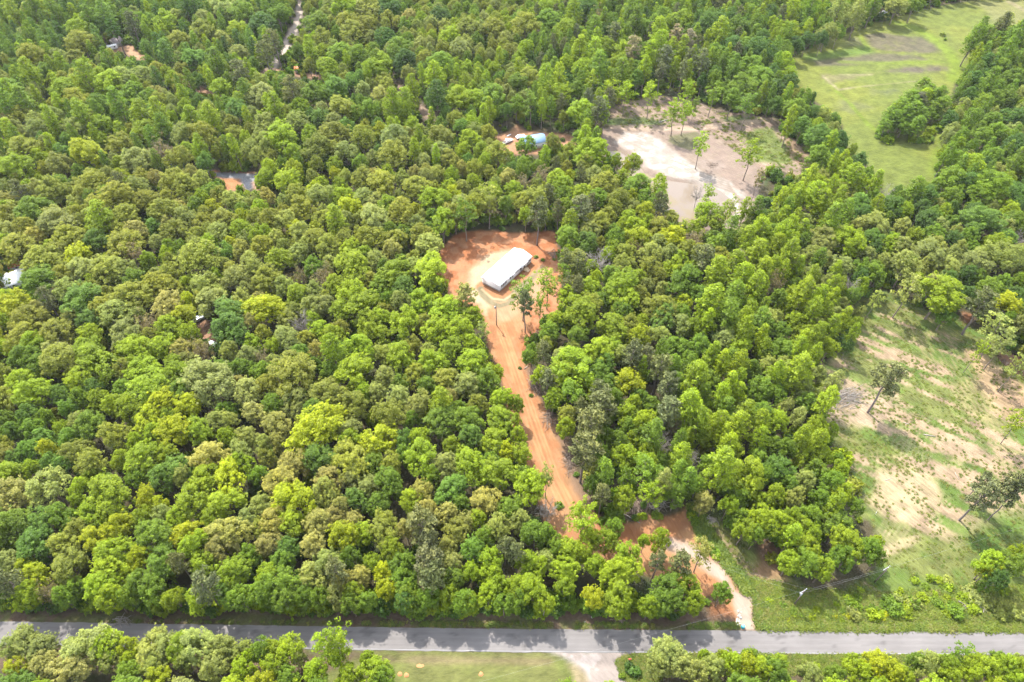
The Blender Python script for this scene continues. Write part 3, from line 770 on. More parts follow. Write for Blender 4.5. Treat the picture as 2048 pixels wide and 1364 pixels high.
TREES = """# offset x y  then entries cx cy r code ; crop units (4 per px)
@0 0
710 1230 190 Y;250 600 115 Lp;640 240 130 L;660 350 140 O;500 470 70 S;250 470 170 O;620 480 80 O;880 460 130 O;1160 520 110 O;870 670 110 L;1000 640 90 S;1150 630 90 S;1260 640 38 Dp;520 730 100 L;690 620 70 Lp;640 690 70 Y;90 720 90 G;200 810 80 Gp;50 850 80 Gp;620 820 90 O;790 850 80 G;660 920 110 Lp;960 840 85 Gp;1050 760 90 G;1190 790 70 G;1260 750 60 T;1130 930 75 Lp;1290 920 75 Lp;1180 1070 110 L;1310 1030 65 Gp;1460 1090 95 S;1640 1080 115 O;1530 970 65 Lp;1700 960 65 Lp;1890 890 85 E;1330 200 100 L;1440 140 70 S;1640 170 75 S;1170 170 75 G;1060 190 60 Pn;1290 390 55 Dp;1180 380 75 D;1340 440 60 Ep;1570 480 95 E;1720 510 75 Gp;1910 430 75 S;1900 570 100 P;1620 260 100 O;1910 250 85 L;1440 340 85 O;1780 720 85 L;1970 760 60 Gp;850 130 70 Ep;720 170 60 Gp;560 60 60 Dp;280 60 60 Gp;1290 1210 95 B;1100 1290 110 S;1420 1280 100 O;200 1190 120 O;300 1040 75 S;480 1320 85 S;150 1330 130 L;40 940 60 B;170 940 80 O;420 980 65 Lp;600 1040 95 S;830 1010 85 L;950 1170 105 O;1480 60 70 Dp;1570 80 60 Dp;1800 90 110 S;1940 110 100 G;1700 80 60 S;120 120 70 Lp;440 110 70 Gp;920 230 50 Dn;800 230 70 E
@512 0
60 200 100 D;150 330 110 P;60 420 100 P;180 130 80 G;680 450 110 G;820 450 80 G;1000 530 100 L;920 570 80 L;1150 400 100 G;1040 320 80 D;1190 500 100 D;700 60 100 L;1060 70 90 D;900 80 100 S;1220 150 60 T;1480 140 80 D;1340 480 70 O;1430 620 80 Lp;1440 780 100 Dp;1620 800 110 L;1760 800 100 L;1880 780 110 G;1260 730 60 Lp;1550 300 80 L;1720 240 100 O;1900 240 90 O;1480 520 100 G;1640 400 80 S;640 720 110 E;450 760 90 G;560 780 70 G;280 700 90 P;350 870 80 L;160 880 80 Lp;40 780 110 S;700 880 110 O;820 920 70 G;920 880 80 G;1000 780 70 T;1090 860 90 Lp;1200 830 70 Lp;1400 950 80 Lp;1240 1020 70 L;1000 1060 60 Y;1730 1010 60 L;1730 1130 80 L;1110 1110 110 S;1100 1260 120 O;850 1130 100 O;620 1080 110 O;200 1090 120 L;100 1160 80 S;480 1200 100 O;300 1230 70 L;720 1240 90 S;1380 1190 60 L;1480 1100 100 O;1830 1310 60 L;1940 1230 110 O;1560 1300 80 O;1480 1230 80 S;520 950 80 E;330 990 90 S;80 1010 90 S;720 1040 70 E;1180 1180 80 S;120 620 70 L;430 520 100 O;580 560 80 L;440 400 50 Lp;330 300 80 S;540 320 80 O;760 280 100 O;730 180 90 O;870 230 90 O;480 200 100 G
@1024 0
250 90 80 L;100 220 130 O;300 180 100 G;420 260 90 L;600 90 110 D;680 140 70 B;660 240 80 Gp;500 120 60 Lp;930 100 100 Gp;990 180 70 Gp;820 260 60 Pn;960 380 60 Bn;1210 130 70 G;1330 180 90 L;1390 110 40 Lp;1310 290 80 Bn;1410 310 50 Bn;1170 270 70 Lp;1060 250 70 G;1650 270 60 Lp;1560 210 110 D;1690 170 100 D;1490 260 70 D;1800 230 90 G;1890 110 60 G;1750 380 90 D;1870 400 90 G;1980 420 110 D;1620 440 70 G;1520 480 70 Pn;1230 450 70 Pn;1280 420 50 Lp;1370 420 60 Lp;1090 450 70 Lp;1190 370 60 Lp;880 430 80 L;760 390 80 L;650 420 80 Lp;530 420 80 Lp;690 540 80 Gp;560 560 80 L;430 520 60 L;830 520 70 L;1000 570 70 G;1060 560 50 Lp;380 640 60 Lp;270 640 70 Lp;130 640 90 O;50 680 80 G;150 820 120 Gt;290 740 50 Lt;380 760 60 Lt;430 760 50 Lt;560 900 110 L;680 870 70 P;740 880 50 Lp;790 710 80 Lt;910 740 70 Lt;640 680 60 Lt;1110 750 70 Lt;1420 730 55 Lt;1310 880 70 Lt;1390 890 60 Lt;1460 830 50 Gt;1610 750 90 Gt;1860 720 130 G;1770 560 60 Gp;1900 560 100 G;1980 640 110 G;1760 800 80 G;1890 840 70 Et;1510 1160 65 Lt;1910 1230 80 Lt;110 1170 75 G;330 1150 60 O;630 1240 130 L;970 1310 70 L;830 1300 50 L;910 1340 50 Y;600 1330 80 O;1000 640 60 E;880 600 70 Gp
@1536 0
60 110 40 G;130 120 40 G;55 200 50 L;200 90 50 Lp;340 90 60 Gp;430 60 70 Lp;560 90 70 Sp;640 110 60 S;720 120 50 Sp;840 50 50 Gp;930 30 60 D;1030 50 80 S;1170 40 70 G;180 260 70 L;310 220 60 G;370 190 50 L;470 270 80 S;560 270 50 G;310 330 60 D;230 370 60 D;430 320 50 D;130 400 60 G;130 510 70 L;40 600 60 D;180 660 90 D;60 720 80 D;280 790 70 G;350 780 60 D;60 850 60 D;220 880 90 G;180 970 50 Lp;130 1030 80 E;270 1010 70 E;360 910 60 D;440 930 60 S;530 960 70 G;400 1110 110 E;490 1150 50 Lp;560 1130 70 D;400 1270 90 G;530 1260 70 D;720 1290 150 D;670 1200 40 L;940 1000 80 G;1080 1010 80 G;1190 1000 60 Gp;1300 910 70 G;1000 960 60 Gp;1090 930 60 Gp;1170 900 70 Gp;1020 880 60 Lp;1340 780 60 Gp;1250 780 60 Lp;1160 840 60 Gp;1400 850 60 Gp;1220 930 60 Gp;1050 870 70 Gp;980 920 60 Gp;1130 800 70 Gp;1200 820 70 Pp;1290 740 70 Gp;1380 760 60 Gp;1350 860 60 Gp;1240 690 50 Gp;1680 250 60 Gp;1640 320 60 Gp;1730 330 70 Gp;1850 220 60 Pp;1890 220 50 Sp;1920 320 80 G;1980 300 70 Gp;1780 520 80 D;1680 580 60 D;1640 660 70 D;1850 560 80 G;1760 680 80 Gp;1900 440 80 Gp;2000 480 60 G;1950 640 90 G;1600 780 60 D;1560 860 50 S;1700 850 80 L;1800 820 80 G;1900 800 80 G;1950 950 90 D;1780 980 80 G;1640 960 70 G;1500 950 50 S;1430 1100 50 S;1550 1100 60 G;1700 1110 80 G;1850 1080 80 G;1950 1180 90 D;1400 1230 50 L;1500 1270 70 G;1620 1330 90 L;1790 1270 80 G;1990 1310 80 G
@0 341
820 400 115 Lp;640 700 110 Y;800 570 100 E;480 430 150 S;280 330 120 G;420 170 110 O;60 380 90 O;590 560 120 O;150 640 140 O;1070 690 85 B;1190 740 70 L;1340 690 40 L;1570 300 70 G;1410 500 100 O;1500 130 100 O;1680 180 70 G;1380 100 110 O;1100 160 90 S;950 100 60 P;160 160 70 Pn;740 130 120 O;900 240 130 O;1180 250 100 O;1320 330 110 O;1020 390 110 O;1230 470 70 E;1100 500 80 T;1560 540 70 O;1750 530 100 S;1930 480 80 L;1620 440 80 O;1830 410 90 O;1800 680 80 E;1600 720 160 O;1450 640 60 G;1010 610 140 O;330 740 140 O;320 880 140 G;700 800 110 S;880 800 130 O;1010 820 100 S;660 1050 140 E;1060 1030 150 O;1260 940 110 O;870 1010 70 O;540 970 90 S;380 1020 60 P;1340 1090 110 T;1630 920 110 S;1900 880 100 S;120 1090 120 Y;50 1220 60 L;310 1120 60 T;260 1200 120 O;460 1180 120 O;700 1200 100 E;960 1170 130 S;1470 1190 110 Y;1360 1280 110 L;1700 1060 120 S;1860 1150 130 E;1850 1290 130 E;2030 1130 110 Y;1170 1240 80 B;480 1310 120 O;240 1310 120 O;720 1330 90 L;1010 1310 120 S;1690 920 70 O;80 830 110 S;60 930 60 S
@512 341
760 310 85 Y;650 420 80 Lp;520 210 100 S;870 230 80 S;960 400 120 S;1170 340 110 O;1430 240 110 L;1490 430 100 L;1670 360 80 Gt;1860 240 70 St;1740 110 60 L;1650 150 60 S;1290 160 110 O;1000 120 120 O;860 80 90 O;240 90 110 L;70 70 70 L;100 220 60 T;330 210 90 O;400 320 110 O;540 400 90 O;120 400 90 O;230 420 90 S;370 510 90 S;500 560 100 O;60 620 90 O;190 720 100 L;330 700 80 S;580 640 100 O;750 640 80 L;940 560 110 O;860 510 80 O;1120 560 90 O;1190 520 70 G;1390 620 110 S;1400 810 150 L;1100 840 130 L;760 790 140 L;600 760 70 S;970 730 80 S;1190 960 100 E;340 1000 90 L;90 890 110 O;220 940 80 S;540 860 90 B;340 870 60 B;100 1120 140 Y;470 1100 100 S;560 1100 90 S;770 1000 120 L;860 1100 130 L;1320 1060 110 L;1540 1130 130 L;1680 1010 80 Tn;1740 1180 90 L;1010 1190 90 L;900 1270 100 L;1000 1320 90 L;1200 1230 120 L;1440 1280 110 L;1640 1270 100 L;1820 1290 60 St;1440 930 60 G;250 1340 100 S;360 1230 80 Wd;520 1300 90 L;680 1270 70 O;300 1130 60 S;1160 760 60 G;1060 1040 60 G
@1024 341
350 90 90 L;560 210 90 L;240 40 60 B;90 110 60 B;70 250 80 O;180 230 110 O;210 330 80 Pn;130 300 70 O;550 310 90 P;410 140 90 L;430 300 70 L;660 60 80 S;730 120 100 O;880 70 70 L;1000 130 110 G;690 240 80 G;850 240 90 O;820 320 80 O;1060 230 70 G;1180 270 80 G;1170 150 60 Lp;960 310 70 S;700 430 90 O;760 380 70 O;460 430 60 Lp;560 430 50 L;450 530 100 G;620 500 80 S;590 600 90 E;630 550 50 L;710 600 50 O;880 460 60 L;990 470 90 L;1080 430 60 L;1010 540 110 Y;1160 420 60 B;1270 400 70 O;1270 540 100 Y;1400 470 80 L;1160 600 70 S;1450 570 80 B;800 640 60 L;920 670 80 O;990 640 50 B;1100 680 90 S;1530 680 100 P;530 720 80 S;680 730 110 Wd;760 690 60 L;900 770 90 O;1110 780 90 O;1330 740 80 L;1440 800 60 L;1250 690 80 S;1640 620 90 G;1710 640 60 G;1650 840 100 Lp;520 800 50 L;630 800 60 L;430 830 60 Gt;430 940 60 Pt;520 920 60 P;290 900 75 Lt;90 980 85 Gt;110 1060 60 Pn;230 1060 50 Gt;620 960 90 L;870 930 130 L;800 850 80 G;1080 930 60 S;1180 860 70 O;1360 910 130 G;440 1040 90 L;560 1160 130 L;900 1070 110 L;720 1060 70 G;1170 1110 130 O;1200 1210 110 E;1340 1150 80 G;1600 1060 100 Lp;1730 1180 80 Gp;1530 1120 60 Lp;1800 1010 80 Gp;1450 1270 70 L;1040 1230 60 L;790 1270 120 L;880 1150 80 G;340 1200 70 L;300 1300 80 G;1340 1250 80 S;1840 870 80 Lp;1940 960 80 Lp;1560 340 90 L;1320 270 30 Gt;1680 330 50 Lt;1740 300 40 Lt;1490 170 45 Wd;1580 170 45 Lt;1210 110 50 Lp;1860 340 50 Lp;1960 330 60 Gp;1870 450 60 L;1970 60 35 Bt;1640 440 70 L;1500 440 60 L;1740 520 70 Gp;1870 560 70 Lp;1980 500 70 Lp;1960 700 90 Lp;1770 770 80 Lp;2000 820 70 Lp;1880 1100 70 G;1950 1060 60 G;1990 1240 80 Gp;1850 1290 70 Lp
@1536 341
920 190 75 Bd;670 90 90 Lp;720 140 50 Lp;570 170 80 S;640 240 60 S;720 290 90 E;500 420 80 Gp;620 370 60 Gp;840 120 60 Lp;390 230 80 Lp;440 300 70 Lp;330 80 80 Lp;430 70 60 S;110 260 60 Lp;210 270 50 Lp;1040 240 50 G;960 310 100 D;870 320 50 Lp;1150 170 80 Gp;1230 230 90 D;1440 90 120 G;1580 110 90 D;1760 150 180 G;1970 200 110 D;1700 430 200 E;1450 320 50 D;1270 430 100 D;1340 470 80 S;860 450 110 S;720 450 70 S;640 580 120 L;830 560 80 E;970 610 80 L;1060 640 90 S;1290 680 130 S;1090 770 110 S;1820 700 210 S;1650 760 120 S;2000 700 80 S;1440 790 100 S;1250 790 70 S;1120 960 110 St;860 1030 100 St;1370 1000 160 L;1420 1150 130 E;1590 1000 70 D;1730 1060 100 Pn;1910 1080 100 Y;1860 1290 130 St;440 560 100 S;420 640 80 S;330 690 90 S;560 770 90 S;720 800 70 G;660 940 60 Bd;40 920 80 B;150 680 80 Lp;80 780 70 L;350 840 80 S;130 550 70 Lp;190 490 60 Lp;60 620 60 Lp;280 420 70 S;310 510 60 G;270 990 80 Lp;400 1040 60 Lp;210 940 60 G;490 920 70 S;520 1050 50 Lp;80 1030 70 G;160 1090 60 L;580 1090 60 S;360 1140 60 Lp;200 1200 70 L;500 1270 60 Lp;700 1220 90 L;680 1300 90 Lp;390 1270 60 S;60 1180 60 S;90 1300 80 G;270 1310 70 L;730 1130 70 S;1900 1200 60 G;2000 1240 60 S;1970 430 90 G;2000 560 60 Bd;2010 900 70 G
@0 682
200 160 110 G;500 170 140 O;280 420 130 L;200 330 100 L;40 60 70 L;40 300 80 O;700 80 110 L;1090 90 130 L;790 200 150 L;670 310 110 L;1160 230 120 L;1210 380 160 L;1000 390 80 G;490 450 80 E;560 550 70 E;660 480 70 G;80 480 90 O;800 480 80 L;930 520 90 L;1300 510 120 Y;1510 530 110 Y;1200 640 110 Y;1050 560 100 L;1400 730 130 Y;1600 720 110 L;1680 340 180 S;1560 240 80 S;1840 100 80 S;1640 90 80 B;2000 130 80 S;1980 420 110 S;1740 660 90 S;1840 650 80 S;120 730 60 E;250 610 80 E;360 630 60 G;280 720 80 G;380 790 80 E;560 790 80 E;500 710 50 L;720 690 110 G;940 780 110 O;1090 820 60 L;390 880 70 Y;250 890 80 E;130 960 60 E;40 930 50 T;420 980 70 E;520 1020 60 E;640 900 110 O;740 980 110 O;80 1090 120 L;250 1050 60 L;400 1170 150 S;110 1260 140 T;660 1180 80 L;760 1110 80 L;980 960 80 L;1160 970 130 L;1100 1110 90 G;1430 1010 110 E;1310 1110 100 E;1460 1090 70 S;1690 920 130 T;1930 900 100 S;1970 780 90 S;1650 1110 120 L;1860 1110 130 Y;1960 1000 90 L;1560 1260 140 L;1810 1290 130 L;870 1260 160 L;1180 1260 80 Y;640 1290 70 L;1270 1320 60 Y;40 780 60 E;60 640 70 G
@512 682
490 720 190 Y;990 800 130 Y;790 260 140 L;290 270 190 O;170 180 60 S;60 130 60 B;480 90 60 T;140 50 70 L;300 60 80 S;620 110 80 Lp;690 110 60 E;830 80 110 L;1160 140 120 L;1420 190 110 L;1560 70 100 L;1740 190 130 L;1920 260 100 L;1750 50 80 L;1040 310 90 S;1260 300 90 O;1530 330 110 O;1700 360 110 S;1480 490 80 Lp;1490 650 130 G;1780 530 80 O;1960 640 120 L;1970 470 90 L;1720 780 90 E;1570 850 80 L;1310 770 80 L;1180 800 80 E;1330 950 140 L;1720 1020 140 L;1950 1060 130 L;1060 600 130 O;790 530 110 O;560 430 130 O;330 520 110 S;760 710 80 S;860 430 70 L;740 950 150 O;1080 1000 90 O;1060 1140 110 G;780 1120 100 S;1240 1280 90 L;1330 1200 90 T;1560 1220 120 E;1850 1280 120 T;820 1280 90 E;570 1150 110 T;300 1000 110 T;200 1140 120 T;320 1280 140 Y;580 1230 100 S;100 950 70 O;180 700 110 T;200 830 70 T;60 840 80 S;30 1080 80 G;600 260 80 G;1150 470 100 S;1300 520 100 S;140 520 80 G;90 380 90 O;960 430 80 S;1240 640 70 G;1620 560 70 G;1400 1100 80 G;680 1330 80 T;980 1320 90 G;1640 1320 80 G;2000 900 60 Y;40 1330 90 S
@1024 682
480 230 180 L;400 300 120 L;250 80 60 P;160 90 70 G;490 90 60 O;690 90 120 L;800 60 80 L;730 200 80 E;960 90 80 P;1080 120 70 P;1180 190 90 Pn;1240 350 80 Pn;1240 560 100 Pn;950 350 110 Y;1040 240 40 Lp;1020 470 80 G;970 520 60 L;480 430 110 G;560 380 60 O;780 360 80 G;700 410 80 P;730 520 130 P;620 680 120 P;560 540 50 P;450 600 75 O;580 880 110 P;430 700 50 L;1460 310 100 Lp;1310 60 100 G;1180 100 50 Gp;1420 550 100 Lp;1270 190 60 G;1490 40 80 G;1600 120 60 Lp;1820 60 90 L;1690 200 60 Lp;1800 200 70 Lp;1900 230 80 G;1970 390 90 G;1720 390 70 Lp;1670 470 70 Lp;1790 440 60 Lp;1510 440 50 G;1990 600 90 G;1830 680 80 Lp;1640 680 70 Lp;1480 680 80 Lp;1060 640 90 L;930 690 60 G;830 680 30 Y;1120 770 80 Gp;1020 790 60 G;850 810 80 G;960 820 50 L;1080 890 60 L;890 930 90 L;1220 820 60 Bd;1320 830 50 Gp;750 780 60 G;740 1060 80 Gp;810 1040 30 Lp;900 1100 60 Gt;1080 1050 90 Gt;1120 1210 80 Lt;1200 1140 60 Sp;1350 940 80 Lp;1430 940 60 Bd;1330 1060 60 Gp;1560 780 80 L;1700 780 60 Lp;1660 1010 110 Lp;1870 1100 140 L;1780 900 60 L;1960 930 80 G;1550 1000 60 G;2000 1090 60 G;1530 1300 60 T;2000 1300 70 L;1830 1250 80 G;130 1170 130 L;280 1070 60 St;560 1340 110 Lt;60 910 90 L;40 640 90 L;30 520 60 L;280 1340 70 Wd;50 780 40 L;1190 980 60 G;1480 1160 50 G;650 1150 50 G;1390 780 50 L;1290 670 50 B
@1536 682
100 80 90 G;120 200 60 S;480 60 80 L;640 40 90 D;380 130 50 Lp;250 260 100 Lp;400 280 50 S;260 400 80 S;490 340 60 Sp;120 340 80 G;50 450 80 G;300 510 80 G;460 490 80 Lp;380 440 60 S;60 650 90 L;230 620 70 S;390 690 80 L;290 770 50 L;500 720 60 L;130 540 60 S;40 850 70 G;130 880 80 G;400 820 70 Lp;430 930 80 L;300 940 80 L;540 950 60 G;80 1040 110 E;390 1060 90 G;560 1050 70 L;270 1130 90 S;510 1140 90 G;580 1230 80 L;400 1270 80 G;60 1250 80 L;200 1260 60 S;160 1160 50 G;970 300 110 Pn;1870 40 110 St;1720 1110 100 Pn;1740 1220 110 Pn;1960 1120 90 Pn;1960 1240 80 Pn;2020 650 60 Lt;700 1330 80 G;1990 220 60 St;1690 80 40 Lt
@0 1023
100 130 150 G;330 90 110 E;300 280 130 E;40 450 120 S;60 560 100 P;220 470 90 Y;280 560 110 Y;250 660 100 L;170 780 100 L;420 640 80 B;650 150 110 O;540 270 120 O;560 440 140 O;790 250 110 Y;960 120 100 Y;940 330 130 L;900 470 130 L;840 620 120 L;900 700 100 L;1120 390 90 Y;1230 200 130 G;1310 390 120 G;1120 580 100 G;1250 640 110 G;1420 400 70 P;1510 190 110 Y;1560 290 110 L;1620 420 100 L;1640 600 100 P;1580 760 100 L;1850 170 140 T;1780 280 110 T;1870 480 120 L;1810 680 80 E;1930 700 110 G;620 620 80 G;480 760 80 G;1020 720 80 G;1390 720 70 L;300 970 130 S;170 960 80 S;420 950 100 S;760 1010 150 S;900 980 120 L;640 1020 90 S;1060 1080 50 Y;1060 1180 100 L;1260 1020 130 S;1330 1100 120 S;1500 1000 110 L;1620 1040 140 S;1780 1050 120 S;1880 1140 110 S;1490 1200 120 S;1250 1220 110 S;1720 1260 100 S;1960 1080 80 S;1050 1300 70 G;2030 1150 70 L;900 1200 90 S;1960 1270 80 L;2000 360 80 G;1720 60 90 L;1420 60 90 L;1150 60 80 L;740 60 110 L;520 60 100 G
@512 1023
150 80 110 T;60 150 80 O;290 100 110 L;510 100 110 T;700 190 110 Y;640 60 80 T;860 180 90 L;790 90 80 T;1020 180 120 O;1040 90 100 O;1340 90 120 P;1200 150 70 T;1360 230 80 P;1610 170 110 O;1680 80 60 T;1780 70 60 L;1940 130 100 S;1830 220 80 G;460 280 100 T;260 300 90 E;220 400 90 G;180 580 130 G;90 530 90 L;60 640 100 G;220 700 100 G;560 430 120 S;500 530 110 S;650 470 80 P;690 560 70 T;840 530 80 T;930 420 80 L;1020 490 70 Y;1040 620 80 Y;1170 430 100 G;1190 560 100 G;1210 700 90 G;1190 820 80 D;1390 400 110 P;1390 540 110 P;1380 680 90 G;1570 430 90 S;1580 560 90 G;1550 680 70 L;1720 490 60 L;1870 380 100 L;1880 520 90 L;1660 770 90 G;1700 850 70 L;1860 680 90 L;1960 600 80 L;1980 740 80 G;780 660 80 L;760 740 70 G;900 720 60 G;650 690 70 S;520 690 80 G;400 680 70 G;60 1060 80 G;130 1120 90 L;290 1060 110 L;350 1180 100 S;600 980 110 Lt;680 1000 80 Lt;640 1160 110 L;900 1180 130 L;940 1280 110 L;150 1230 90 L;480 1280 90 L;260 1320 60 G;1020 1330 50 G;760 1310 80 L;1990 260 60 P;1530 300 70 T;760 380 60 G
@1024 1023
180 190 100 G;50 90 80 S;40 330 70 P;280 180 50 G;570 60 120 Lt;640 230 70 L;760 250 80 L;350 280 80 G;450 310 100 L;560 340 70 L;270 400 80 S;120 420 90 L;220 450 80 L;420 460 110 L;660 430 70 L;930 360 110 L;1060 230 80 L;1180 240 70 L;900 480 120 L;790 540 90 L;840 690 120 L;640 690 90 Y;1170 390 60 Pn;1330 410 85 Pn;1520 340 80 Tt;1250 630 120 G;1200 720 100 G;1400 620 100 L;1100 780 60 L;1330 770 70 G;1450 730 70 L;1840 540 80 Gt;1680 660 50 G;40 620 90 L;160 640 110 L;40 730 70 G;260 790 80 L;420 590 90 L;800 150 35 G;1250 1060 120 S;1200 1120 110 S;1220 980 30 G;1360 1090 100 S;1160 1230 100 S;1320 1230 120 S;1540 1160 100 L;1680 1080 80 L;1600 1260 100 S;1480 1300 90 S;1750 1220 80 L;1880 1240 80 Y;1990 1250 70 L;1900 1130 50 G;1960 60 100 L;1850 160 90 L;1950 200 70 G;1830 60 70 G;1370 900 2 G
@1536 1023
60 100 110 L;250 130 80 L;160 60 60 L;340 40 90 G;560 130 110 G;600 230 110 L;650 330 100 L;800 320 90 G;330 200 70 L;320 300 90 L;170 410 90 L;290 400 100 G;430 470 80 L;590 370 90 G;850 250 60 L;870 370 40 G;20 160 60 G;1780 420 120 L;1900 430 130 G;1990 320 80 L;1750 480 80 Y;1830 540 70 D;70 1230 100 L;60 1290 100 G;650 1190 90 L;700 1280 90 L;860 1240 100 Y;960 1310 100 Y;1060 1330 80 L;1250 1230 70 S;1180 1200 60 G;1410 1240 70 L;1430 1320 70 L;1520 1130 40 Gt;1670 1220 100 L;1740 1290 100 L;1810 1140 50 G;1880 1240 90 L;1990 1260 80 L;1580 1290 70 L;320 1310 70 S;1960 1330 60 L;520 1330 80 G"""

ISLAND = [(1748,290),(1748,180),(1900,165),(1900,255),(1850,285)]
trees = []   # dict: k kind, c colour, x y, h height, r radius
def add_tree(u, v, rp, code, rr):
    c = code[0]; k = code[1] if len(code) > 1 else ('n' if c == 'P' else 'B' if c == 'B' else 'b')
    name, pr, h0, r0, fc = KIND[k]
    if rp < 8: return
    # how large the crown is where it stands
    z = 10.5; x, y = place(u, v, z); f = to_px(x, y, z)[2]
    rm = 1.1 * rp * f / FPX
    lim = {'b': (2.6, 7.6), 'p': (1.8, 4.7), 't': (1.9, 4.2), 'n': (2.1, 4.6), 'B': (2.6, 6.0), 'd': (2.6, 5.5)}[k]
    rm = min(max(rm, lim[0]), lim[1])
    base = {'b': 9.0 + 1.35 * rm, 'p': 13.0 + 2.2 * rm, 't': 12.0 + 1.6 * rm, 'n': 13.5 + 1.7 * rm, 'B': 10.0 + 1.2 * rm, 'd': 9.5 + 1.1 * rm}[k]
    h = base * (0.93 + 0.14 * rr.random())
    if inpoly(u, v, ISLAND): h *= 0.62
    x, y = place(u, v, h * fc)
    trees.append(dict(k=k, c=c, x=x, y=y, h=h, r=rm, seen=True))
_rr = random.Random(5)
for line in TREES.strip().split("\n"):
    if line.startswith("#"): continue
    if line.startswith("@"):
        ox, oy = [float(q) for q in line[1:].split()]; continue
    for e in line.split(";"):
        a = e.split()
        if len(a) == 4: add_tree(ox + float(a[0]) / 4, oy + float(a[1]) / 4, float(a[2]) / 4, a[3], _rr)

# keep trunks off the pavement and out of the pond
def road_d(x, y): return float(ldist(np.array([x]), np.array([y]), ROADW)[0])
for t in trees:
    if t['k'] != 'u':
        for _ in range(12):
            if road_d(t['x'], t['y']) < 5.4:
                t['y'] += 0.7 if t['y'] > float(np.interp(t['x'], ROADW[:, 0], ROADW[:, 1])) else -0.7

# the rest of the wood, filled in between the crowns one can pick out
SEEN = [  # places the photograph sees down to the ground
 [(895,480),(935,468),(1000,468),(1060,472),(1105,478),(1120,540),(1115,590),(1085,640),(1060,690),(1046,715),(1056,745),(1090,812),(1125,905),(1150,965),(1172,1004),(1110,1000),(1060,905),(1040,840),(1012,770),(985,690),(962,615),(900,590)],
 [(1190,1035),(1300,1030),(1378,1020),(1440,1115),(1485,1180),(1514,1252),(1478,1255),(1455,1205),(1418,1150),(1370,1108),(1290,1075),(1190,1058)],
 [(1190,254),(1290,215),(1400,210),(1500,232),(1545,240),(1610,300),(1620,345),(1580,365),(1510,440),(1470,455),(1400,452),(1340,420),(1338,370),(1290,352),(1240,318),(1205,280)],
 [(1585,120),(1700,72),(1830,32),(1900,14),(2048,2),(2048,45),(1985,36),(1940,60),(1918,100),(1944,122),(1908,160),(1890,160),(1800,190),(1750,250),(1760,272),(1840,272),(1880,250),(1870,300),(1855,370),(1770,360),(1740,330),(1695,285),(1680,245),(1640,205),(1605,180),(1588,150)],
 [(1715,640),(1760,590),(1830,625),(1900,650),(1985,690),(2048,790),(2048,940),(1990,930),(1950,960),(1930,1010),(1980,1060),(2048,1060),(2048,1100),(1960,1110),(1950,1180),(1870,1200),(1640,1200),(1500,1250),(1500,1190),(1560,1150),(1640,1165),(1700,1150),(1765,1110),(1735,1040),(1700,960),(1670,890),(1655,830),(1640,780),(1690,720)],
 [(-50,1240),(700,1236),(1500,1248),(2100,1255),(2100,1312),(-50,1305)],
 [(785,1308),(1130,1308),(1255,1310),(1240,1364),(790,1364)],
 [(206,96),(216,78),(242,80),(268,86),(280,98),(297,121),(270,114),(245,104),(210,108)], [(378,172),(432,196),(428,204),(376,178)],
 [(594,0),(605,0),(602,52),(588,82),(566,118),(545,145),(535,148),(562,105),(585,55)],
 [(432,346),(512,348),(548,360),(500,372),(478,378),(440,376)], [(1000,262),(1050,250),(1140,272),(1130,292),(1082,285),(1070,300),(1030,298),(1012,290)],
 [(1420,1065),(1450,1075),(1500,1130),(1540,1165),(1500,1165),(1460,1120)], [(392,640),(425,640),(430,680),(412,690),(398,665)], [(8,548),(45,555),(48,575),(10,572)],
 [(95,612),(118,612),(116,628),(94,626)], [(1990,706),(2048,715),(2048,745),(2010,730)], [(575,132),(640,148),(640,156),(572,152)], [(795,168),(812,190),(806,196),(788,172)], [(840,210),(862,232),(845,240),(832,222)],
]
NOBASE = [PW[k] for k in ('drive', 'yard', 'sand', 'pond', 'field', 'clear', 'lawn', 'gravel', 'stub', 'slash', 'nyard', 'nroad', 'pad', 'barn', 'glade')]
DISC = [(0, 0)] + [(q * math.cos(k * math.pi / 4), q * math.sin(k * math.pi / 4)) for k in range(8) for q in (0.45, 0.85)]
def covers(x, y, h, r, fc, polys):
    """does the crown of a tree stand in front of one of these patches of open ground, as seen from the air"""
    cu, cv, f = to_px(x, y, h * fc); rp = r / f * FPX
    for pg in polys:
        us = [p[0] for p in pg]; vs = [p[1] for p in pg]
        if cu + rp < min(us) or cu - rp > max(us) or cv + rp < min(vs) or cv - rp > max(vs): continue
        if any(inpoly(cu + a * rp, cv + b * rp, pg) for a, b in DISC): return True
    return False
kept = []
for t in trees:
    fc = KIND[t['k']][4]; cu, cv, _f = to_px(t['x'], t['y'], t['h'] * fc)
    if any(inpoly(cu, cv, pg) for pg in SEEN): kept.append(t); continue
    for _ in range(5):
        if t['r'] < 2.0 or not covers(t['x'], t['y'], t['h'], t['r'] * 0.92, fc, SEEN): break
        t['r'] *= 0.87; t['h'] *= 0.93; t['x'], t['y'] = place(cu, cv + 2.0, t['h'] * fc)
    if not covers(t['x'], t['y'], t['h'], t['r'] * 0.8, fc, SEEN[7:]): kept.append(t)
trees[:] = kept
cell = {}
def near(x, y):
    i, j = int(x // 8), int(y // 8)
    for a in (i - 1, i, i + 1):
        for b in (j - 1, j, j + 1):
            yield from cell.get((a, b), ())
def put(t): cell.setdefault((int(t['x'] // 8), int(t['y'] // 8)), []).append(t)
for t in trees: put(t)
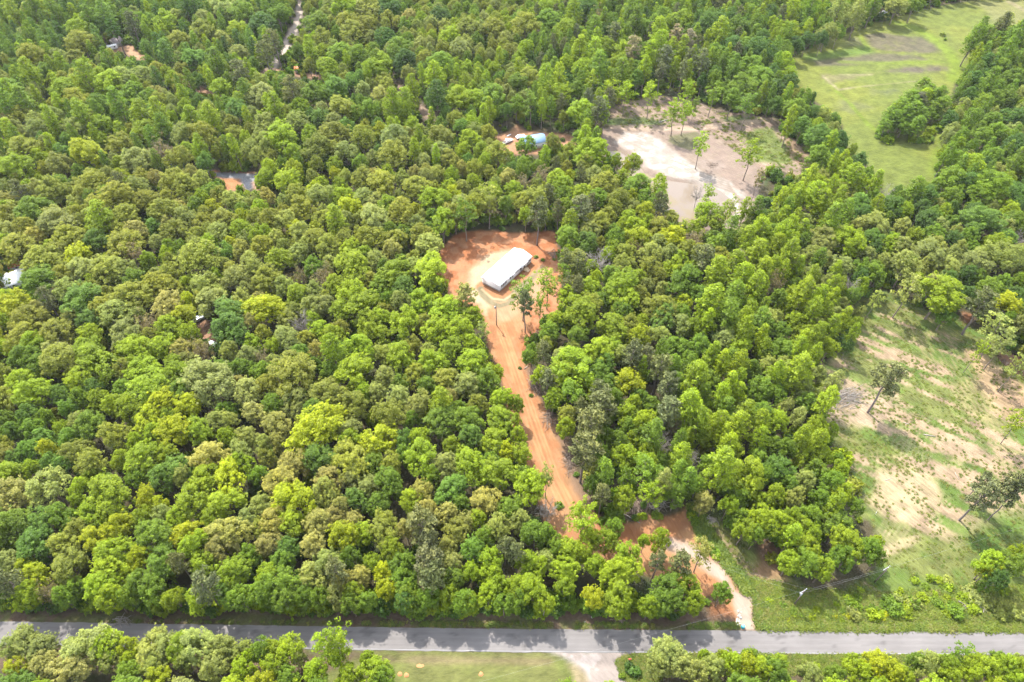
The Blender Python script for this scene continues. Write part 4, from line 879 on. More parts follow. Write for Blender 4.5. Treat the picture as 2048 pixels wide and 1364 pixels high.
MIX = [  # photo region -> foliage mix
 ((0, 0, 560, 110), "GGGpEpLpDpGpSD"), ((0, 110, 560, 330), "OOSSLLGGpLpE"), ((560, 0, 1060, 120), "OOSSGGL"), ((560, 120, 1060, 330), "OSSLLGGLpE"),
 ((1060, 0, 1560, 220), "DDGGGpGpLpLpEP"), ((1560, 0, 2048, 130), "GSSDGpLp"), ((1860, 60, 2100, 360), "GGGpGpDDLS"), ((1700, 330, 2100, 620), "GGSSDEL"),
 ((1480, 340, 1750, 760), "LpLpLpGpGSSL"), ((1300, 640, 1720, 1130), "LpLpGGLGpS"), ((1024, 330, 1480, 700), "LLGGSOOPY"), ((1024, 700, 1320, 1060), "GGLLPS"),
 ((0, 330, 1024, 700), "OOOSSSSLLGTY"), ((0, 700, 1024, 1364), "LLLGGGYOSTE"), ((1024, 1060, 2048, 1364), "LLGGSY"),
]
def pick(u, v, r):
    for (a, b, c, d), s in MIX:
        if a <= u <= c and b <= v <= d:
            out = []
            i = 0
            while i < len(s):
                if i + 1 < len(s) and s[i + 1].islower(): out.append(s[i:i + 2]); i += 2
                else: out.append(s[i]); i += 1
            return r.choice(out)
    return r.choice(["G", "L", "O", "S", "Gp", "Lp"])
_fr = random.Random(11)
def try_fill(x, y):
    u, v, f = to_px(x, y, 10.0)
    if not (-420 < u < 2470 and -90 < v < 1640): return
    code = pick(min(max(u, 1), 2047), min(max(v, 1), 1363), _fr)
    k = code[1] if len(code) > 1 else ('n' if code[0] == 'P' else 'b')
    r = {'b': _fr.uniform(2.6, 4.6), 'p': _fr.uniform(2.1, 3.0), 'n': _fr.uniform(2.4, 3.4)}[k]
    for t in near(x, y):
        lim = (0.66 if y < 230 else 0.82) * (r + t['r'])
        if (t['x'] - x) ** 2 + (t['y'] - y) ** 2 < lim * lim: return
    h = {'b': 9.5 + 1.3 * r, 'p': 12.5 + 2.1 * r, 'n': 13 + 1.7 * r}[k] * _fr.uniform(0.9, 1.06)
    # never over ground that lies open
    if road_d(x, y) < 7.5 + r * 0.4: return
    for pg in NOBASE:
        if inpoly(x, y, pg): return
    if covers(x, y, h, r, KIND[k][4], SEEN): return
    for q in ((x, y, 0.0), (x, y, 0.3 * h), (x, y, h)):
        a, b, _ = to_px(*q)
        if any(inpoly(a, b, pg) for pg in SEEN): return
    t = dict(k=k, c=code[0], x=x, y=y, h=h, r=r, seen=False); trees.append(t); put(t)
for n in range(85000):
    y = 8 + 525 * math.sqrt(_fr.random()); w = 150 + 0.76 * y
    try_fill(_fr.uniform(-w, w), y)
print("trees", len(trees), sum(t['seen'] for t in trees))
# ------------------------------------------------------------------ which trees stand as objects of their own, which make up the far wood
def tint_of(t, r):
    b = np.array(TINT[t['c']][0]) * (0.84 + 0.34 * r.random())
    b = b * np.array([0.94 + 0.12 * r.random(), 1.0, 0.8 + 0.4 * r.random()])
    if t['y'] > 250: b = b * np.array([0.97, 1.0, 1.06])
    return [float(q) for q in b]
_tr = random.Random(21)
bykind = {}
for t in trees:
    u, v, f = to_px(t['x'], t['y'], t['h'] * 0.6)
    t['u'], t['v'], t['f'] = u, v, f
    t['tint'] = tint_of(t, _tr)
    pr = KIND[t['k']][1]; t['p'] = _tr.randrange(len(pr)); t['rz'] = _tr.uniform(0, 2 * math.pi)
    t['tilt'] = (_tr.gauss(0, 0.025), _tr.gauss(0, 0.025))
    t['own'] = False; t['asp'] = _tr.uniform(0.86, 1.16)
    m = t['r'] / f * FPX
    if -m * .5 < u < 2048 + m * .5 and -m * .5 < v < 1364 + m * .5:
        bykind.setdefault(t['k'], []).append((-m * (1.0 if t['seen'] else 0.85), len(bykind.get(t['k'], [])), t))
for k, L in bykind.items():
    L.sort(key=lambda q: q[:2])
    for q in L[:300]: q[2]['own'] = True
print({k: len(v) for k, v in bykind.items()})

def zone(t):
    u, v = t['u'], t['v']; x, y = np.array([t['x']]), np.array([t['y']])
    D = lambda k: float(sdist(x, y, PW[k])[0])
    if inpoly(u, v, ISLAND): return "in the field clump"
    if road_d(t['x'], t['y']) < 16 and v > 1230: return "below the paved road"
    if D('clear') < -3: return "standing on the cleared land"
    if D('slash') < 0 or D('sand') < 6: return "by the pale pond bank"
    if D('yard') < 11: return "by the house yard"
    if D('drive') < 9: return "beside the red dirt driveway"
    if D('clear') < 8: return "by the cleared land"
    if D('field') < 12: return "by the hay field"
    if road_d(t['x'], t['y']) < 17: return "in the row above the road"
    if D('barn') < 14: return "near the blue-white metal roof"
    if v < 330 and u < 560: return "by the far track"
    if v < 330: return "behind the pond"
    if u < 1020: return "in the driveway's left wood"
    if u > 1650: return "in the wood below the field"
    return "in the driveway's right wood"
_used = set()
NOUN = {'b': 'broadleaf tree', 'p': 'slim tree', 't': 'slender tree', 'n': 'pine', 'B': 'half-leafless budding tree', 'd': 'bare tree', 'u': 'bush'}
CAT = {'b': 'tree', 'p': 'tree', 't': 'tree', 'n': 'pine tree', 'B': 'tree', 'd': 'bare tree', 'u': 'bush'}
def label_of(t, where=None):
    c = TINT[t['c']][1] + ' ' if t['k'] not in 'dB' else ''
    z = where or zone(t)
    for fmt in ("%.0f", "%.1f", "%.2f"):
        s = c + NOUN[t['k']] + ' ' + z + ', ' + fmt % (t['u'] / 20.48) + '% across, ' + fmt % (t['v'] / 13.64) + '% down'
        if s not in _used: break
    _used.add(s); return s
GROUPS = {'b': 'broadleaf trees of the wood', 'p': 'slim pointed trees', 't': 'thinned trees with bare stems', 'n': 'pines', 'B': 'trees just coming into leaf', 'd': 'leafless trees', 'u': 'bushes of the verge'}
def plant(t, where=None):
    name, pr, h0, r0, fc = KIND[t['k']]
    cm, tm = pr[t['p']]
    s = t['r'] / r0; sz = t['h'] / h0
    o = thing(name, label_of(t, where), CAT[t['k']], (t['x'], t['y'], hz(t['x'], t['y']) - 0.05), 0, GROUPS[t['k']])
    o.rotation_euler = (t['tilt'][0], t['tilt'][1], t['rz']); o.scale = (s * t.get('asp', 1.0), s / t.get('asp', 1.0), sz)
    a = bpy.data.objects.new("branches" if t['k'] == 'd' else "crown", cm); COL.objects.link(a); a.parent = o
    a["tint"] = t['tint']
    b = bpy.data.objects.new("trunk", tm); COL.objects.link(b); b.parent = o
    return o
for t in trees:
    if t['own']: plant(t)

# ---- scattered ground cover and the far wood: points carrying a plant each
def merge_meshes(name, ms, mats):
    V = []; F = []; mi = []; vr = []; o = 0
    for k, m in enumerate(ms):
        n = len(m.vertices); co = np.empty(n * 3, np.float32); m.vertices.foreach_get("co", co); V.append(co.reshape(-1, 3))
        lp = np.empty(len(m.loops), np.int32); m.loops.foreach_get("vertex_index", lp); q = lp.reshape(-1, 4) + o; o += n
        F.append(q); mi += [k] * len(q)
        if "vary" in m.attributes:
            a = np.empty(len(q), np.float32); m.attributes["vary"].data.foreach_get("value", a)
        else: a = np.full(len(q), 0.5, np.float32)
        vr.append(a)
    me = mesh_from(name, np.concatenate(V), np.concatenate(F), mats, mi)
    at = me.attributes.new("vary", 'FLOAT', 'FACE'); at.data.foreach_set("value", np.concatenate(vr)); return me
def scatter(name, protos, pts):
    """pts: (x, y, z, proto, sx, sz, rz, tint)"""
    pc = bpy.data.collections.new(name + "_plants")
    for i, me in enumerate(protos):
        ob = bpy.data.objects.new("%s_plant_%03d" % (name, i), me); pc.objects.link(ob)
    me = bpy.data.meshes.new(name); n = len(pts); me.vertices.add(n)
    me.vertices.foreach_set("co", np.array([p[:3] for p in pts], np.float32).ravel())
    me.attributes.new("pidx", 'INT', 'POINT').data.foreach_set("value", np.array([p[3] for p in pts], np.int32))
    me.attributes.new("psc", 'FLOAT_VECTOR', 'POINT').data.foreach_set("vector", np.array([(p[4], p[4], p[5]) for p in pts], np.float32).ravel())
    me.attributes.new("prot", 'FLOAT_VECTOR', 'POINT').data.foreach_set("vector", np.array([(0, 0, p[6]) for p in pts], np.float32).ravel())
    me.attributes.new("tint", 'FLOAT_VECTOR', 'POINT').data.foreach_set("vector", np.array([p[7] for p in pts], np.float32).ravel())
    o = bpy.data.objects.new(name, me); COL.objects.link(o); tag(o, kind="stuff")
    g = bpy.data.node_groups.new(name + "_scatter", 'GeometryNodeTree')
    g.interface.new_socket("Geometry", in_out='INPUT', socket_type='NodeSocketGeometry'); g.interface.new_socket("Geometry", in_out='OUTPUT', socket_type='NodeSocketGeometry')
    N = g.nodes; L = g.links
    gi = N.new("NodeGroupInput"); go = N.new("NodeGroupOutput")
    ci = N.new("GeometryNodeCollectionInfo"); ci.inputs["Collection"].default_value = pc; ci.inputs["Separate Children"].default_value = True; ci.inputs["Reset Children"].default_value = True
    ip = N.new("GeometryNodeInstanceOnPoints"); ip.inputs["Pick Instance"].default_value = True
    def attr(nm, ty):
        q = N.new("GeometryNodeInputNamedAttribute"); q.data_type = ty; q.inputs["Name"].default_value = nm; return q.outputs[0]
    er = N.new("FunctionNodeEulerToRotation")
    L.new(gi.outputs[0], ip.inputs["Points"]); L.new(ci.outputs[0], ip.inputs["Instance"])
    L.new(attr("pidx", 'INT'), ip.inputs["Instance Index"]); L.new(attr("psc", 'FLOAT_VECTOR'), ip.inputs["Scale"])
    L.new(attr("prot", 'FLOAT_VECTOR'), er.inputs[0]); L.new(er.outputs[0], ip.inputs["Rotation"])
    L.new(ip.outputs[0], go.inputs[0])
    md = o.modifiers.new("scatter", 'NODES'); md.node_group = g
    return o
WP = []; WI = {}
for k, (name, pr, h0, r0, fc) in KIND.items():
    for i, (cm, tm) in enumerate(pr):
        WI[(k, i)] = len(WP); WP.append(merge_meshes("far_" + name, [cm, tm], [cm.materials[0], tm.materials[0]]))
pts = []
for t in trees:
    if t['own']: continue
    name, pr, h0, r0, fc = KIND[t['k']]
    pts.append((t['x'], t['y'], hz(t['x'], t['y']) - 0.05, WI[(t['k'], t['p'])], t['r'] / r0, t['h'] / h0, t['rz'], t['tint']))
scatter("woodland", WP, pts)
print("woodland", len(pts))

# undergrowth: seedlings and shrubs under the canopy
_ur = random.Random(31)
BP = [merge_meshes("undergrowth_shrub", [cm, tm], [cm.materials[0], tm.materials[0]]) for cm, tm in KIND['u'][1]]
pts = []
XY = []
while len(XY) < 18000:
    y = 10 + 500 * math.sqrt(_ur.random()); w = 130 + 0.70 * y; XY.append((_ur.uniform(-w, w), y))
XA = np.array(XY); ok = np.ones(len(XA), bool)
for k in ('drive', 'yard', 'sand', 'pond', 'field', 'clear', 'lawn', 'gravel', 'nroad', 'pad', 'barn', 'nyard', 'slash', 'glade'):
    ok &= sdist(XA[:, 0], XA[:, 1], PW[k]) > 0.6
ok &= ldist(XA[:, 0], XA[:, 1], ROADW) > 8.5
for p in ([(290,112),(330,145),(380,172),(430,195),(455,215)], [(520,150),(540,140),(575,145),(640,155)], [(790,170),(815,195),(850,225),(870,245)], [(1420,1060),(1470,1120),(1530,1165)]):
    ok &= ldist(XA[:, 0], XA[:, 1], W(p)) > 3.0
ZA = ground_height(XA[:, 0], XA[:, 1])
for (x, y), z, q in zip(XA, ZA, ok):
    if not q: continue
    c = _ur.choice("GGDLEOG"); s = 0.6 + 1.7 * _ur.random() ** 1.5
    pts.append((x, y, z - 0.05, _ur.randrange(len(BP)), s, s * _ur.uniform(0.9, 2.2), _ur.uniform(0, 6.28), tint_of(dict(c=c, y=y), _ur)))
for k in range(520):     # the leafy skirt of the wood along the road
    x = _ur.uniform(-190, 42); y = float(np.interp(x, ROADW[:, 0], ROADW[:, 1])) + _ur.uniform(6.6, 10.0)
    s = 0.8 + 1.3 * _ur.random() ** 2; pts.append((x, y, hz(x, y), _ur.randrange(len(BP)), s, s * _ur.uniform(1.0, 2.4), _ur.uniform(0, 6.28), tint_of(dict(c=_ur.choice("GGLD"), y=y), _ur)))
scatter("undergrowth", BP, pts)

# bushes that stand clear along the verge and field edges
BUSH = []
def bushes(poly, n, cols, smin, smax, where, seed):
    r = random.Random(seed); us = [p[0] for p in poly]; vs = [p[1] for p in poly]; k = 0
    while k < n:
        u, v = r.uniform(min(us), max(us)), r.uniform(min(vs), max(vs))
        if not inpoly(u, v, poly): continue
        x, y = place(u, v, 0.8); s = r.uniform(smin, smax)
        if road_d(x, y) < 4.6 + 1.2 * s: continue
        BUSH.append((dict(k='u', c=r.choice(cols), x=x, y=y, h=1.9 * s * r.uniform(.8, 1.2), r=1.5 * s, u=u, v=v, p=r.randrange(5), rz=r.uniform(0, 6.28), tilt=(0, 0)), where)); k += 1
bushes([(1535,1224),(1640,1222),(1800,1218),(1800,1240),(1535,1240)], 26, "YLLG", 0.45, 0.8, "in the bright roadside row", 1)
bushes([(1690,1205),(1860,1190),(1960,1195),(1960,1225),(1700,1232)], 26, "SGGL", 0.8, 1.5, "in the thicket above the road", 2)
bushes([(1520,1185),(1660,1195),(1740,1170),(1900,1150),(2048,1180),(2048,1215),(1530,1222)], 40, "GGLLS", 0.5, 1.1, "in rough grass above the road", 3)
bushes([(1940,1180),(2048,1160),(2048,1235),(1950,1230)], 10, "SSG", 1.2, 1.9, "in the thicket above the road", 4)
bushes([(1515,1310),(1700,1312),(2048,1322),(2048,1345),(1520,1340)], 22, "LGS", 0.5, 1.0, "in the strip below the road", 5)
bushes([(1375,1020),(1400,1060),(1450,1130),(1425,1100),(1385,1030)], 8, "GLG", 0.7, 1.2, "on the grassy driveway bank", 6)
bushes([(1700,45),(1800,20),(1850,8),(1820,22),(1740,50),(1650,80)], 14, "SGG", 0.9, 1.6, "beyond the hay field", 7)
bushes([(1750,262),(1800,276),(1850,268),(1890,245),(1895,258),(1850,284),(1760,284)], 16, "GGL", 1.2, 2.2, "at the foot of the field's clump", 9)
bushes([(1190,1020),(1260,1030),(1330,1020),(1340,1030),(1200,1045)], 8, "GLD", 0.6, 1.1, "by the driveway's woody debris", 8)
for u, v, c, s in ((1885,70,'S',1.3), (1890,78,'G',.9), (1108,518,'G',.5), (1072,513,'G',.7), (1086,519,'G',.6), (1125,280,'D',1.0), (1775,38,'D',1.0), (1753,40,'D',.8), (1258,1335,'D',1.0), (1270,1345,'D',1.2), (1245,1352,'G',.7),
                   (1028,590,'O',.7), (1060,560,'O',.5), (1090,565,'S',.7), (1118,1010,'G',.9), (1040,735,'D',.5), (1062,790,'G',.6), (1050,720,'G',.6)):
    x, y = place(u, v, .5)
    BUSH.append((dict(k='u', c=c, x=x, y=y, h=1.9 * s, r=1.5 * s, u=u, v=v, p=int(u) % 5, rz=u, tilt=(0, 0)), None))
for t, where in BUSH:
    t['tint'] = tint_of(t, _ur); plant(t, where)

# tall grass: tufts over the verge and the cleared land
def tuft_mesh(i):
    r = np.random.default_rng(800 + i); n = 70
    Pp = np.concatenate([r.normal(size=(n, 2)) * 0.30, 0.08 + 0.22 * r.random((n, 1))], 1)
    Nn = r.normal(size=(n, 3)) * 0.45 + np.array([0, 0, 1.0])
    V = quads_at(Pp, Nn, np.full(n, 0.13), r, 2.6, 0.25)
    me = mesh_from("grass_tuft", V, np.arange(4 * n).reshape(-1, 4), [LEAF]); at = me.attributes.new("vary", 'FLOAT', 'FACE'); at.data.foreach_set("value", (0.3 + 0.4 * r.random(n)).astype(np.float32)); return me
GP = [tuft_mesh(i) for i in range(4)]
pts = []
def grass_tint(c, r):
    b = np.array({'L': (0.120, 0.165, 0.020), 'G': (0.088, 0.138, 0.022), 'O': (0.140, 0.155, 0.042), 'T': (0.20, 0.18, 0.075)}[c]) * (0.85 + 0.3 * r.random()); return [float(q) for q in b]
def grass_in(key, n, cols, smin, smax, seed, dens=None):
    r = np.random.default_rng(seed); pg = PW[key] if isinstance(key, str) else W(key)
    lo = pg.min(0); hi = pg.max(0); q = lo + (hi - lo) * r.random((n, 2))
    q = q[(sdist(q[:, 0], q[:, 1], pg) < 0) & (ldist(q[:, 0], q[:, 1], ROADW) > 3.2)]
    if dens is not None: q = q[fbm(q[:, 0], q[:, 1], 6.0, 3) + (r.random(len(q)) - .5) * .4 > dens]
    z = ground_height(q[:, 0], q[:, 1])
    for (x, y), zz in zip(q, z):
        s = r.uniform(smin, smax); pts.append((x, y, zz, int(r.integers(4)), s, s * r.uniform(.7, 1.2), r.uniform(0, 6.28), grass_tint(str(r.choice(list(cols))), _ur)))
grass_in('clear', 15000, "LOOG", 0.3, 0.8, 1, 0.49)
grass_in([(1505,1160),(1640,1185),(1760,1190),(2140,1170),(2140,1262),(1515,1262)], 9000, "LGLO", 0.8, 1.8, 2)
grass_in([(1290,1306),(1520,1306),(2140,1312),(2140,1345),(1290,1345)], 5000, "LGO", 0.7, 1.4, 3)
grass_in('stub', 800, "LGO", 0.6, 1.2, 4)
grass_in([(1375,1010),(1398,1010),(1420,1060),(1460,1115),(1510,1185),(1490,1185),(1440,1120),(1402,1085)], 1600, "GLG", 0.9, 2.2, 5)
grass_in([(-200,1240),(1480,1246),(1480,1262),(-200,1254)], 3500, "GOG", 0.5, 1.0, 6, 0.5)
grass_in('slash', 2500, "GLO", 0.6, 1.6, 7, 0.52)
scatter("tall_grass", GP, pts)
# ------------------------------------------------------------------ the new white house in the red yard
WALLW = plain("white_siding", (0.74, 0.74, 0.76), 0.55, noise=0.04, scale=1.0)
ROOFW = plain("white_roof_metal", (0.82, 0.82, 0.83), 0.45, noise=0.02, scale=0.5)
TRIM = plain("white_trim", (0.78, 0.78, 0.79), 0.5)
GLASS = plain("dark_window_glass", (0.03, 0.035, 0.045), 0.08, spec=0.6)
SKIRT = plain("grey_skirting", (0.36, 0.33, 0.31), 0.8, noise=0.1)
DOORM = plain("dark_door_paint", (0.10, 0.07, 0.06), 0.5)
STEPW = plain("new_lumber", (0.50, 0.36, 0.22), 0.8, noise=0.15)
GREYM = plain("grey_galvanised_metal", (0.27, 0.275, 0.285), 0.5, 0.2, noise=0.08)
p1 = np.array(place(999, 583.4)); p2 = np.array(place(964.8, 565.6)); p3 = np.array(place(1062.7, 524.5))
ax = (p3 - p1); LX = float(np.linalg.norm(ax)); ax /= LX
LY = float(abs(np.cross(ax, p2 - p1)))
rz = math.atan2(ax[1], ax[0])
print("house", LX, LY)
HW = 2.75; SK = 0.45; RG = 1.05
hs = thing("manufactured_house", "long white house with white gable roof in the red dirt yard", "house", (p1[0], p1[1], hz(*p1) * 0 + 0.12), rz)
m = MB()
for i in range(0, 1):
    m.prism([(0, SK), (LY, SK), (LY, HW), (LY / 2, HW + RG), (0, HW)], 0, LX, 'x')
m.build("wall", WALLW, hs)
# lap siding courses as thin proud strips
m = MB()
for i in range(11):
    z = SK + 0.1 + i * 0.2
    m.box(-0.012, 0.0, z, -0.002, LY, z + 0.17); m.box(0.0, -0.012, z, LX, -0.002, z + 0.17)
m.build("siding_boards", WALLW, hs)
m = MB(); m.box(0.06, 0.06, -0.4, LX - 0.06, LY - 0.06, SK - 0.002); m.build("skirting", SKIRT, hs)
ov = 0.32; sl = RG / (LY / 2)
def roofz(y): return HW + 0.06 + (y if y < LY / 2 else LY - y) * sl
m = MB()
prof = [(-ov, roofz(-ov)), (LY / 2, roofz(LY / 2)), (LY + ov, roofz(LY + ov)), (LY + ov, roofz(LY + ov) + 0.1), (LY / 2, roofz(LY / 2) + 0.12), (-ov, roofz(-ov) + 0.1)]
m.prism(prof, -0.25, LX + 0.25, 'x')
roof = m.build("roof", ROOFW, hs)
m = MB()
k = 0.0
while k < LX + 0.4:      # standing seams
    for s in (0, 1):
        y0, y1 = (-ov, LY / 2) if s == 0 else (LY + ov, LY / 2)
        m.add([(k - .235, y0, roofz(y0) + .10), (k - .205, y0, roofz(y0) + .10), (k - .205, y1, roofz(y1) + .122), (k - .235, y1, roofz(y1) + .122),
               (k - .235, y0, roofz(y0) + .13), (k - .205, y0, roofz(y0) + .13), (k - .205, y1, roofz(y1) + .152), (k - .235, y1, roofz(y1) + .152)],
              [(4, 5, 6, 7), (0, 1, 5, 4), (1, 2, 6, 5), (2, 3, 7, 6), (3, 0, 4, 7)])
    k += 0.9
sm = m.build("roof_seam", ROOFW, roof)
# two low cross gables on the long front eave
def dormer(xc, wd, out, hgt):
    m = MB(); z0 = roofz(-ov) + 0.02; a, b = xc - wd / 2, xc + wd / 2
    yb = (hgt) / sl - ov
    m.add([(a, -ov - out, z0), (b, -ov - out, z0), (xc, -ov - out, z0 + hgt), (a, -ov + .3, z0 + .07), (b, -ov + .3, z0 + .07), (xc, yb + .6, z0 + hgt + 0.06)],
          [(0, 1, 2), (0, 2, 5, 3), (2, 1, 4, 5), (0, 3, 4, 1)])
    m.build("cross_gable", ROOFW, hs)
dormer(LX * 0.735, 4.6, 0.5, 0.75); dormer(LX * 0.37, 2.4, 0.25, 0.42)
def win(x, w, h, z=1.25):
    fr = MB()
    for (a, b, c, d) in ((x - .07, z - .07, x + w + .07, z), (x - .07, z + h, x + w + .07, z + h + .07), (x - .07, z, x, z + h), (x + w, z, x + w + .07, z + h), (x + w / 2 - .02, z, x + w / 2 + .02, z + h)):
        fr.box(a, -.07, b, c, -.015, d)
    f = fr.build("window", TRIM, hs)
    g = MB(); g.box(x, -.04, z, x + w, -.014, z + h); g.build("pane", GLASS, f)
for x in (0.9, 2.15, 3.4): win(x, 0.95, 1.35, 1.05)
for x in (LX * 0.315, LX * 0.375): win(x, 0.9, 1.45, 1.0)
win(LX * 0.50, 0.8, 0.8, 1.6); win(LX * 0.545, 0.8, 0.8, 1.6)
for x in (LX * 0.625, LX * 0.665): win(x, 0.8, 1.7, 0.85)
for x in (LX * 0.865, LX * 0.925): win(x, 0.8, 1.35, 1.05)
m = MB(); xd = LX * 0.745; m.box(xd, -.06, SK + .05, xd + 0.95, -.014, SK + 2.1); dr = m.build("door", DOORM, hs)
m = MB(); m.box(xd + .8, -.10, SK + 1.0, xd + .88, -.062, SK + 1.12); m.build("handle", GREYM, dr)
for xx in (LX * 0.655 - .6, LX * 0.735 + 1.9):
    m = MB(); m.box(xx, -0.62, -0.3, xx + .14, -0.48, roofz(-ov) - .02); m.build("porch_post", DOORM, hs)
m = MB()
m.box(xd - .5, -1.3, -.3, xd + 1.5, -.1, SK)
for i in range(3): m.box(xd - .3, -1.3 - .3 * (i + 1), -.3, xd + 1.3, -1.3 - .3 * i - .004, SK - .14 * (i + 1))
m.build("porch_steps", STEPW, hs)
m = MB(); m.tube([(LX * .3, LY * .62, roofz(LY * .62) + .05), (LX * .3, LY * .62, roofz(LY * .62) + .5)], .06, 8); m.build("vent_pipe", ROOFW, roof)
m = MB(); m.box(LX * .55, LY + .05, 0, LX * .55 + .9, LY + .95, .9); m.build("air_conditioner", GREYM, hs)

# ------------------------------------------------------------------ utility poles and lines
POLEW = plain("weathered_pole_wood", (0.14, 0.11, 0.09), 0.9, noise=0.25, scale=4)
CERAM = plain("pale_insulator", (0.45, 0.45, 0.47), 0.3)
WIREM = plain("aluminium_cable", (0.22, 0.22, 0.22), 0.5, 0.1)
def pole(u, v, h, ang, label, arm=True, can=True):
    x, y = place(u, v); z = hz(x, y)
    o = thing("utility_pole", label, "utility pole", (x, y, z), ang, "utility poles")
    m = MB(); m.tube([(0, 0, -.5), (0, 0, h * .5), (0, 0, h)], [.17, .145, .115], 10); m.build("pole_shaft", POLEW, o, True)
    if arm:
        m = MB(); m.box(-1.15, .12, h - .75, 1.15, .25, h - .6); m.box(-.5, .13, h - 1.25, -.44, .18, h - .75); m.box(.44, .13, h - 1.25, .5, .18, h - .75)
        a = m.build("crossarm", GREYM, o)
        for xx in (-1.05, 0.0, 1.05):
            m = MB(); zz = h - .6 if xx else h + .002; yy = .185 if xx else 0.0
            m.tube([(xx, yy, zz), (xx, yy, zz + .1), (xx, yy, zz + .22), (xx, yy, zz + .3)], [.05, .10, .10, .04], 8); m.build("insulator", CERAM, a)
    if can:
        m = MB(); m.tube([(-.38, 0, h - 2.2), (-.38, 0, h - 2.15), (-.38, 0, h - 1.3), (-.38, 0, h - 1.22)], [.2, .24, .24, .14], 12); m.box(-.17, -.05, h - 1.9, -.1, .05, h - 1.6)
        m.build("transformer", GREYM, o, True)
    else:
        m = MB(); m.tube([(0, -.2, h - 1.7), (0, -.2, h - 1.35)], [.05, .05], 8); m.build("bracket", GREYM, o)
    return Vector((x, y, z + h))
PH = 8.4
tA = pole(1588, 1209, PH, 0.5, "wooden utility pole with pale crossarm right of the driveway mouth")
tB = pole(1749.6, 1164, PH, 0.5, "wooden utility pole standing alone in grass on the cleared land", can=False)
tH = pole(993, 650, 10.4, 0.2, "tall dark pole with grey transformer on the driveway below the white house", arm=False)
tN = pole(238, 84, 9.5, 0.6, "far utility pole behind the grey shed above the gravel yard", can=False)
def off(p, a, r, dz=0.0): return p + Vector((math.cos(a) * r, math.sin(a) * r, dz))
def wire(a, b, sag, label, cat="power line", rad=0.009):
    m = MB(); pt = []
    for i in range(25):
        t = i / 24; p = a.lerp(b, t); p.z -= 4 * sag * t * (1 - t); pt.append(p)
    m.tube(pt, rad, 5)
    o = m.build("power_line", WIREM); tag(o, label, cat, "overhead power lines"); return o
def at3(u, v, z): x, y = place(u, v, z); return Vector((x, y, z))
wire(off(tA, .5, .0, .3), off(tB, .5, .0, .3), .5, "upper cable between the two poles above the road verge")
wire(off(tA, .5, 0, -1.0), off(tB, .5, 0, -1.0), .55, "lower cable between the two poles above the road verge", rad=.012)
tC = at3(1395, 1113, 7.6)
wire(off(tA, .5, 1.05, -.3), tC + Vector((.5, 0, .3)), .45, "upper cable from the driveway pole towards the trees above it")
wire(off(tA, .5, -.2, -1.2), tC + Vector((0, 0, -.6)), .5, "lower cable from the driveway pole towards the trees above it")
wire(off(tA, .5, 0, .3), at3(880, 1385, 8.5), .9, "long cable crossing the paved road from the driveway pole to the lawn")
wire(off(tB, .5, 0, .3), at3(2180, 1010, 8.5), .9, "cable running from the lone pole over the cleared land to the right edge")
wire(off(tN, .6, .9, -.3), at3(440, 186, 9.5), .9, "upper of two thin cables over the far track beside the dark trees")
wire(off(tN, .6, -.9, -.3), at3(434, 190, 9.0), .9, "lower of two thin cables over the far track beside the dark trees")

# ------------------------------------------------------------------ far buildings
SHEDW = plain("grey_board_wall", (0.42, 0.40, 0.39), 0.8, noise=0.12)
SHEDR = plain("brown_grey_roof", (0.27, 0.22, 0.22), 0.8, noise=0.12)
BARNR = plain("pale_blue_metal_roof", (0.16, 0.245, 0.36), 0.6, 0.0, noise=0.05)
REDR = plain("rust_red_roof", (0.35, 0.08, 0.05), 0.7, noise=0.15)
def house(name, label, u, v, lx, ly, h, rg, ang, wallm, roofm, wins=2, cat="house", end_pale=None):
    x, y = place(u, v); o = thing(name, label, cat, (x, y, hz(x, y)), ang)
    m = MB(); m.prism([(0, -.3), (ly, -.3), (ly, h), (ly / 2, h + rg), (0, h)], 0, lx, 'x'); m.build("wall", wallm, o)
    s = rg / (ly / 2); f = lambda q: h + .05 + (q if q < ly / 2 else ly - q) * s
    m = MB(); m.prism([(-.35, f(-.35)), (ly / 2, f(ly / 2)), (ly + .35, f(ly + .35)), (ly + .35, f(ly + .35) + .12), (ly / 2, f(ly / 2) + .14), (-.35, f(-.35) + .12)], -.3, lx + .3, 'x')
    rf = m.build("roof", roofm, o)
    m = MB(); m.box(-.04, ly * .55, .1, -.003, ly * .55 + .95, 2.05); m.build("door", DOORM, o)
    for i in range(wins):
        xx = lx * (i + .6) / (wins + .2)
        m = MB(); m.box(xx, -.05, 1.0, xx + .9, -.003, 2.0); w = m.build("window", TRIM, o)
        m = MB(); m.box(xx + .08, -.06, 1.08, xx + .82, -.051, 1.92); m.build("pane", GLASS, w)
    return o, rf
house("shed", "small grey shed with brown roof beside the far orange dirt yard", 232.8, 94.4, 5.0, 5.4, 2.6, 1.3, 0.95, SHEDW, SHEDR, 1, "shed")
house("metal_roofed_building", "building with pale blue metal roof half hidden by trees left of the pond", 1049, 302, 10.5, 7.0, 3.0, 1.5, 0.32, WALLW, BARNR, 3, "building")
house("hidden_house", "white-roofed house showing through tree crowns at the left edge of the wood", 8, 588, 13.0, 8.0, 2.8, 1.6, 0.6, WALLW, ROOFW, 3)
house("red_roofed_shed", "little red-roofed shed beyond the white-roofed house at the left edge", 24, 545, 3.4, 3.0, 2.3, .8, 0.5, WALLW, REDR, 1, "shed")
house("white_trailer_home", "pale trailer home between dark trees above the far track", 372, 56, 7.0, 3.6, 2.5, .5, 0.3, WALLW, ROOFW, 3, "trailer home")
house("orange_roofed_shed", "tiny orange-roofed shed where the two far tracks meet", 591, 146, 3.0, 2.6, 2.1, .7, 0.1, SHEDW, plain("orange_tin_roof", (0.55, 0.16, 0.06), 0.6), 0, "shed")

